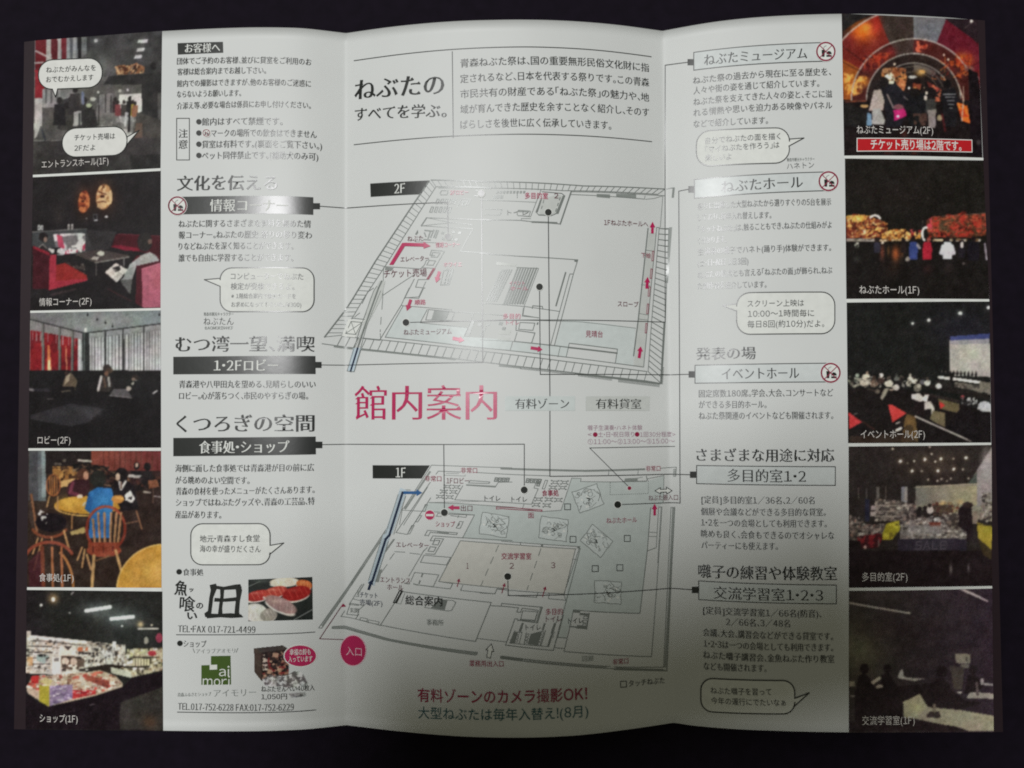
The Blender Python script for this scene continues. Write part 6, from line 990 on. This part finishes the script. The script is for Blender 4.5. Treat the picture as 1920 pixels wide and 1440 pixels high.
a.line(ZG((470, 190), (345, 390), (440, 400)), 1.3, g); a.line(ZG((385, 335), (455, 352)), 1.2, g); a.line(ZG((360, 378), (492, 402), (445, 440), (430, 500), (320, 488), (350, 400)), 1.3, g, closed=True); a.line(ZG((300, 455), (262, 512), (410, 535), (440, 490)), 1.3, g); a.line(ZG((410, 535), (665, 602)), 1.4, g); a.line(ZG((460, 520), (530, 535), (520, 560), (450, 545)), 1.2, g, closed=True); a.line(ZG((540, 545), (645, 565), (635, 590), (530, 570)), 1.2, g, closed=True); a.line(ZG((490, 190), (430, 290)), 2.4, gl, 1.5); a.line(ZG((430, 250), (440, 310), (410, 310)), 1.6, gl)
# washrooms
a.line(ZH((205, 360), (590, 396), (545, 545), (365, 520)), 1.6, g); a.line(ZH((205, 360), (200, 386), (365, 402)), 1.4, g); a.line(ZH((405, 430), (545, 440), (520, 520), (385, 510)), 1.3, g, closed=True); a.line(ZH((575, 405), (535, 545)), 2.6, gl, 1.5); a.line(ZH((790, 475), (695, 805)), 1.5, g); a.line(ZH((742, 480), (640, 770), (280, 735), (330, 620)), 1.2, g)
a.poly(ZH((320, 628), (358, 632), (330, 738), (285, 732)), g, 1.5); a.poly(ZH((480, 650), (590, 620), (545, 758), (450, 745)), g, 1.5); a.poly(ZH((395, 545), (415, 545), (390, 630), (365, 625)), g, 1.5); a.poly(ZH((605, 545), (622, 550), (600, 620), (585, 615)), g, 1.5); a.poly(ZH((700, 545), (722, 550), (690, 650), (670, 640)), g, 1.5); a.poly(ZH((670, 660), (690, 650), (655, 772), (635, 768)), g, 1.5)
for x, y in ((358, 645), (350, 680), (342, 715), (448, 660), (440, 695), (432, 725), (590, 640), (580, 675), (570, 710), (562, 742), (690, 640), (680, 675)): a.line(ZH((x-10, y-12), (x+16, y-10), (x+10, y+12), (x-14, y+10)), 1.1, g, closed=True)
a.line(ZH((360, 630), (398, 635), (370, 745)), 1.2, g); a.line(ZH((440, 635), (415, 748)), 1.2, g); a.line(ZH((620, 615), (580, 760)), 1.2, g); a.line(ZH((885, 422), (850, 590)), 1.4, g); a.line(ZH((885, 420), (1045, 436)), 1.3, g); a.poly(ZH((880, 425), (950, 430), (945, 450), (876, 446)), g, 1.5); a.poly(ZH((945, 450), (1035, 455), (1030, 478), (940, 470)), g, 1.5); a.poly(ZH((920, 565), (1015, 572), (1010, 604), (915, 598)), g, 1.5); a.line(ZH((1035, 455), (1010, 604)), 1.6, g); a.line(ZH((850, 578), (915, 585)), 2.4, g)
for x, y in ((985, 480), (980, 520), (975, 555)): a.line(ZH((x, y), (x+38, y+3), (x+32, y+26), (x-6, y+24)), 1.2, g, closed=True)
a.line(ZH((735, 682), (815, 688)), 1.4, g); a.line(ZH((712, 780), (788, 788)), 1.4, g); a.line(ZH((790, 470), (735, 682)), 1.2, g)
# dining tables with four seats each
for Z, x, y in [(ZE, x, y) for x, y in ((1195, 312), (1295, 316), (1155, 368), (1262, 372), (1112, 425), (1220, 430))] + [(ZF, x, y) for x, y in ((570, 248), (670, 250), (548, 303), (650, 305), (395, 428), (505, 430), (605, 435), (370, 485), (483, 492))]:
    a.line(Z((x-20, y-12), (x+22, y-10), (x+18, y+14), (x-24, y+12)), 1.3, g, closed=True)
    for dx, dy in ((-36, -16), (36, -14), (-38, 18), (32, 20)): a.poly(Z((x+dx-9, y+dy-7), (x+dx+9, y+dy-6), (x+dx+7, y+dy+7), (x+dx-10, y+dy+6)), g, 2)
# escalator band with steps
up = ZE((690, 378), (545, 800)); lo = ZE((500, 900), (345, 1380))
for pth in (up, lo):
    a.line(pth, 14.0, 'pale_blue', 2.5); (x0, y0), (x1, y1) = pth; L = math.hypot(x1-x0, y1-y0); n = int(L/2.6)
    for i in range(n):
        t = i/n; x, y = x0+(x1-x0)*t, y0+(y1-y0)*t; a.line([(x-6.2, y-1.4), (x+6.2, y+1.4)], .5, 'grey', 2.8)
a.line([up[1], lo[0]], 11, 'pale_blue', 2.5); a.line(ZE((675, 350), (775, 352)), 1.6, gl); a.line(ZE((640, 400), (500, 840)), 1.1, g, 3); a.line(ZE((725, 420), (590, 850)), 1.1, g, 3); a.line(ZE((440, 940), (305, 1370)), 1.1, g, 3); a.line(ZE((530, 930), (385, 1385)), 1.1, g, 3); a.poly(ZE((460, 1240), (420, 1390), (370, 1385), (430, 1250)), gl, 1.5)
plan1 = a.build('floor_plan', leaf)
floor_tag(plan1, ZE((352, 73), (996, 75), (903, 223), (353, 222)), '1F', 742, 885.5, 760.5)
zone(plan1, ZE((985, 495), (1340, 508), (1920, 547)) + ZF((430, 562), (633, 548), (745, 208), (842, 212), (838, 244), (1150, 248), (1540, 242), (1720, 182), (1712, 470), (1580, 540), (1545, 975)) + ZH((1515, 452), (888, 420), (815, 685), (735, 680), (852, 100)) + ZF((832, 932), (0, 874)) + ZE((1365, 888), (1498, 630), (1085, 598), (900, 590)), 'hall_zone')
zone(plan1, ZE((1340, 924), (1920, 967)) + ZF((784, 957), (700, 1290)) + ZH((800, 268)) + ZG((1920, 230), (1245, 160)), 'sand_zone')
def float_art(parent, q, seed):
    """loose pencil drawing of a lantern float, seen from above"""
    r = random.Random(seed); a = Art(); q = np.array(q, float)
    def at(u, v): t = q[0]*(1-u)+q[1]*u; b = q[3]*(1-u)+q[2]*u; return tuple(t*(1-v)+b*v)
    a.poly([at(0, 0), at(1, 0), at(1, 1), at(0, 1)], 'teal_zone', 1.6); edge = []
    for (u0, v0), (u1, v1) in (((0, 0), (1, 0)), ((1, 0), (1, 1)), ((1, 1), (0, 1)), ((0, 1), (0, 0))):
        for i in range(6): t = i/6; edge.append(at(u0+(u1-u0)*t+r.uniform(-.02, .02), v0+(v1-v0)*t+r.uniform(-.02, .02)))
    a.line(edge, 1.2, 'grey', 2, closed=True)
    for _ in range(10):
        u, v, s = r.uniform(.12, .88), r.uniform(.15, .85), r.uniform(.05, .14); ph = r.uniform(0, 6.28); n = r.randint(5, 9)
        a.line([at(u+s*math.cos(ph+i*.75)*r.uniform(.6, 1), v+s*math.sin(ph+i*.75)*r.uniform(.6, 1)) for i in range(n)], .9, 'grey', 2)
    for _ in range(9):
        u, v = r.uniform(.05, .9), r.uniform(.1, .85); p = [(u, v)]
        for _ in range(r.randint(2, 4)): u = min(.97, max(.03, u+r.uniform(-.22, .24))); v = min(.96, max(.04, v+r.uniform(-.2, .2))); p.append((u, v))
        a.line([at(*t) for t in p], r.choice((.7, .8, 1.2)), r.choice(('grey', 'grey', 'pale_grey')), 2)
    for _ in range(7):
        u, v, s = r.uniform(.1, .9), r.uniform(.12, .88), r.uniform(.03, .06); a.poly([at(u+s*math.cos(i), v+s*math.sin(i)) for i in np.arange(0, 6.2, .7)], 'white', 1.8)
    a.line([at(.46, .48), at(.56, .55), at(.5, .6)], 2.0, 'text', 2); a.build('float_drawing', parent)
for i, q in enumerate((ZE((1590, 600), (1890, 652), (1850, 890), (1548, 840)), ZF((748, 355), (1008, 265), (1086, 480), (832, 575)), ZF((425, 610), (712, 650), (682, 880), (392, 835)), ZF((968, 695), (1182, 872), (1048, 1048), (835, 862)), ZH((1088, 145), (1340, 158), (1332, 365), (1080, 352)))): float_art(plan1, q, 40+i)
for x0, y0, x1, y1 in ((670, 478, 732, 540), (727, 822, 790, 886), (1302, 812, 1364, 876), (962, 1132, 1026, 1195), (1223, 1122, 1286, 1186)): a = Art(); a.line(ZF((x0, y0), (x1, y0), (x1, y1), (x0, y1)), 1.3, 'text', 3, closed=True); a.build('touch_point', plan1)
for t, x0, y, x1, s, m in (('非常口', 864, 881.7, 894.5, 11.5, 'dark_magenta'), ('非常口', 797, 897, 827.5, 11.5, 'dark_magenta'), ('1Fロビー', 837, 901, 880, 13, 'brown'), ('トイレ', 908.5, 934, 938, 12, 'text'), ('トイレ', 959, 936, 988, 12, 'text'), ('食事処', 1016, 924.5, 1047.5, 12.5, 'dark_magenta'), ('出口', 864, 952.5, 885.5, 12.5, 'brown'), ('ショップ', 817, 982, 853, 12, 'dark_magenta'), ('面', 990, 966, 1001, 12, 'dark_magenta'), ('ねぶたホール', 1137, 976, 1194, 12, 'dark_magenta'), ('ねぶた搬入口', 1216, 933.5, 1271, 12, 'brown'), ('非常口', 1211, 878.5, 1238, 11.5, 'dark_magenta'), ('エレベーター', 743, 1020.5, 804, 12, 'brown'), ('エントランス', 713, 1086, 769, 12.5, 'brown'), ('ホール', 726, 1100, 756, 12, 'brown'), ('チケット', 675, 1114.5, 708, 12, 'deep_blue'), ('売場(2F)', 675, 1128.5, 717, 12, 'deep_blue'), ('総合案内', 760, 1124.5, 829.5, 19, 'black'), ('玄関', 656, 1143.5, 672.5, 10, 'grey'), ('事務所', 800, 1166, 831.5, 12, 'grey'), ('業務用出入口', 880, 1243, 944, 12.5, 'dark_magenta'), ('交流学習室', 940, 1042.5, 996, 13, 'dark_magenta'), ('1', 874.5, 1060.5, 878.5, 14, 'brown'), ('2', 955.5, 1060.5, 963.5, 14, 'brown'), ('3', 1033, 1059.5, 1041, 14, 'brown'), ('多目的', 1023, 1147, 1055, 13, 'dark_magenta'), ('トイレ', 1023.5, 1160.5, 1053, 12, 'brown'), ('トイレ', 985.5, 1176, 1014, 12, 'text'), ('トイレ', 1065.5, 1164, 1093, 12, 'text'), ('回廊', 1092, 1235, 1113, 11, 'pale_grey'), ('非常口', 1149, 1241, 1178, 12, 'dark_magenta')): room_label(plan1, t, x0, y, x1, s, m, 'bold' if t in ('食事処', '総合案内', '交流学習室') else 'sans')
a = Art(); c = ZE((690, 380), (540, 860), (500, 905), (350, 1375)); a.line(c, 4.4, 'deep_blue', 3.5); a.build('escalator_route', plan1)
arrow(plan1, ZE((700, 381))[0], ZE((912, 382))[0], 5.2, 11, 12.5, 'blue'); arrow(plan1, ZG((538, 245))[0], ZG((575, 140))[0], 4.6, 9, 10.5, 'deep_blue'); arrow(plan1, ZE((1330, 552))[0], ZE((1196, 549))[0], 5.6, 10.5, 11.5, 'magenta'); arrow(plan1, ZF((1622, 600))[0], ZF((1622, 474))[0], 4.8, 10.5, 10.5, 'magenta')
for p, q, Z in (((1302, 1440), (1328, 1345), ZE), ((205, 265), (236, 165), ZH), ((590, 300), (622, 197), ZH)): arrow(plan1, Z(p)[0], Z(q)[0], 1.4, 6.5, 7, 'dark_magenta')
a = Art(); a.arrow_outline(ZG((1738, 922))[0], ZG((1766, 784))[0], 7.5, 13, 15, 1.2, 'text', 4); a.build('route_arrow', plan1)
a = Art(); pts = ZF((1625, 340), (1685, 305), (1682, 325), (1748, 322), (1745, 300), (1806, 338), (1750, 372), (1748, 352), (1684, 356), (1688, 374)); a.poly(pts, 'white', 3); a.line(pts, 1.3, 'text', 4, closed=True); a.build('route_arrow', plan1)
a = Art(); a.ellipse(805.9, 965.6, 10, 10, 'white', 4); a.ellipse(805.9, 965.6, 8.8, 8.8, 'magenta', 5); a.poly([(799, 963.6), (812.8, 963.6), (812.8, 967.6), (799, 967.6)], 'white', 6); a.build('no_entry_sign', plan1)
a = Art(); a.line(ZE((1745, 543), (1920, 550)) + ZF((430, 542), (430, 556), (0, 528)) + ZE((1745, 566)), 1.3, 'dark_magenta', 4, closed=True); a.build('mask_display', plan1)
a = Art(); a.ellipse(662.2, 1219.5, 25, 29.5, 'blush', 3, 44); a.ellipse(662.2, 1219.5, 23.4, 27.9, 'magenta', 4, 44); a.text('入口', 649, 1220, 678.5, 18, 'blush', 'sans', 5, 1222); a.line(ZG((295, 742), (50, 733), (268, 408)), 1.4, 'brown', 3); a.poly(ZG((257, 416), (286, 380), (316, 412)), 'dark_magenta', 4); a.build('entrance_badge', plan1)
for x, y in ((982.8, 918.5), (833.3, 961), (1158, 946), (952, 1080.7)): marker(plan1, x, y, 'black', 6.5)
marker(plan1, 1180, 915.2, 'dark_magenta', 3.6)

# ---- leader lines from the heading bars to the plans
for pts, w in (([(600, 386.8), (839, 379.5), (840, 440)], 1.4), ([(1289, 117), (1247, 122.5), (1247, 604), (765, 604.8)], 1.3), ([(1028, 398), (1031, 742)], 1.5), ([(1031, 771), (1031, 893), (1257, 889), (1293, 890)], 1.5), ([(1011.5, 538), (1013, 702), (1291, 701.8)], 1.4), ([(1290, 355), (1272.5, 358.5), (1275, 943), (1160, 946)], 1.4), ([(603, 684.3), (905, 679.5), (903, 364)], 1.3), ([(604, 833.6), (983, 832.7), (983, 916)], 1.4), ([(832, 833.2), (833.3, 960)], 1.4), ([(952, 1081), (952.8, 1116.5), (1256, 1103), (1297, 1105.5)], 1.5), ([(1265, 837), (1105.5, 839.8), (1180, 914)], 1.2)):
    a = Art(); a.line(pts, w, 'text', 3.2); a.build('leader_line', leaf)
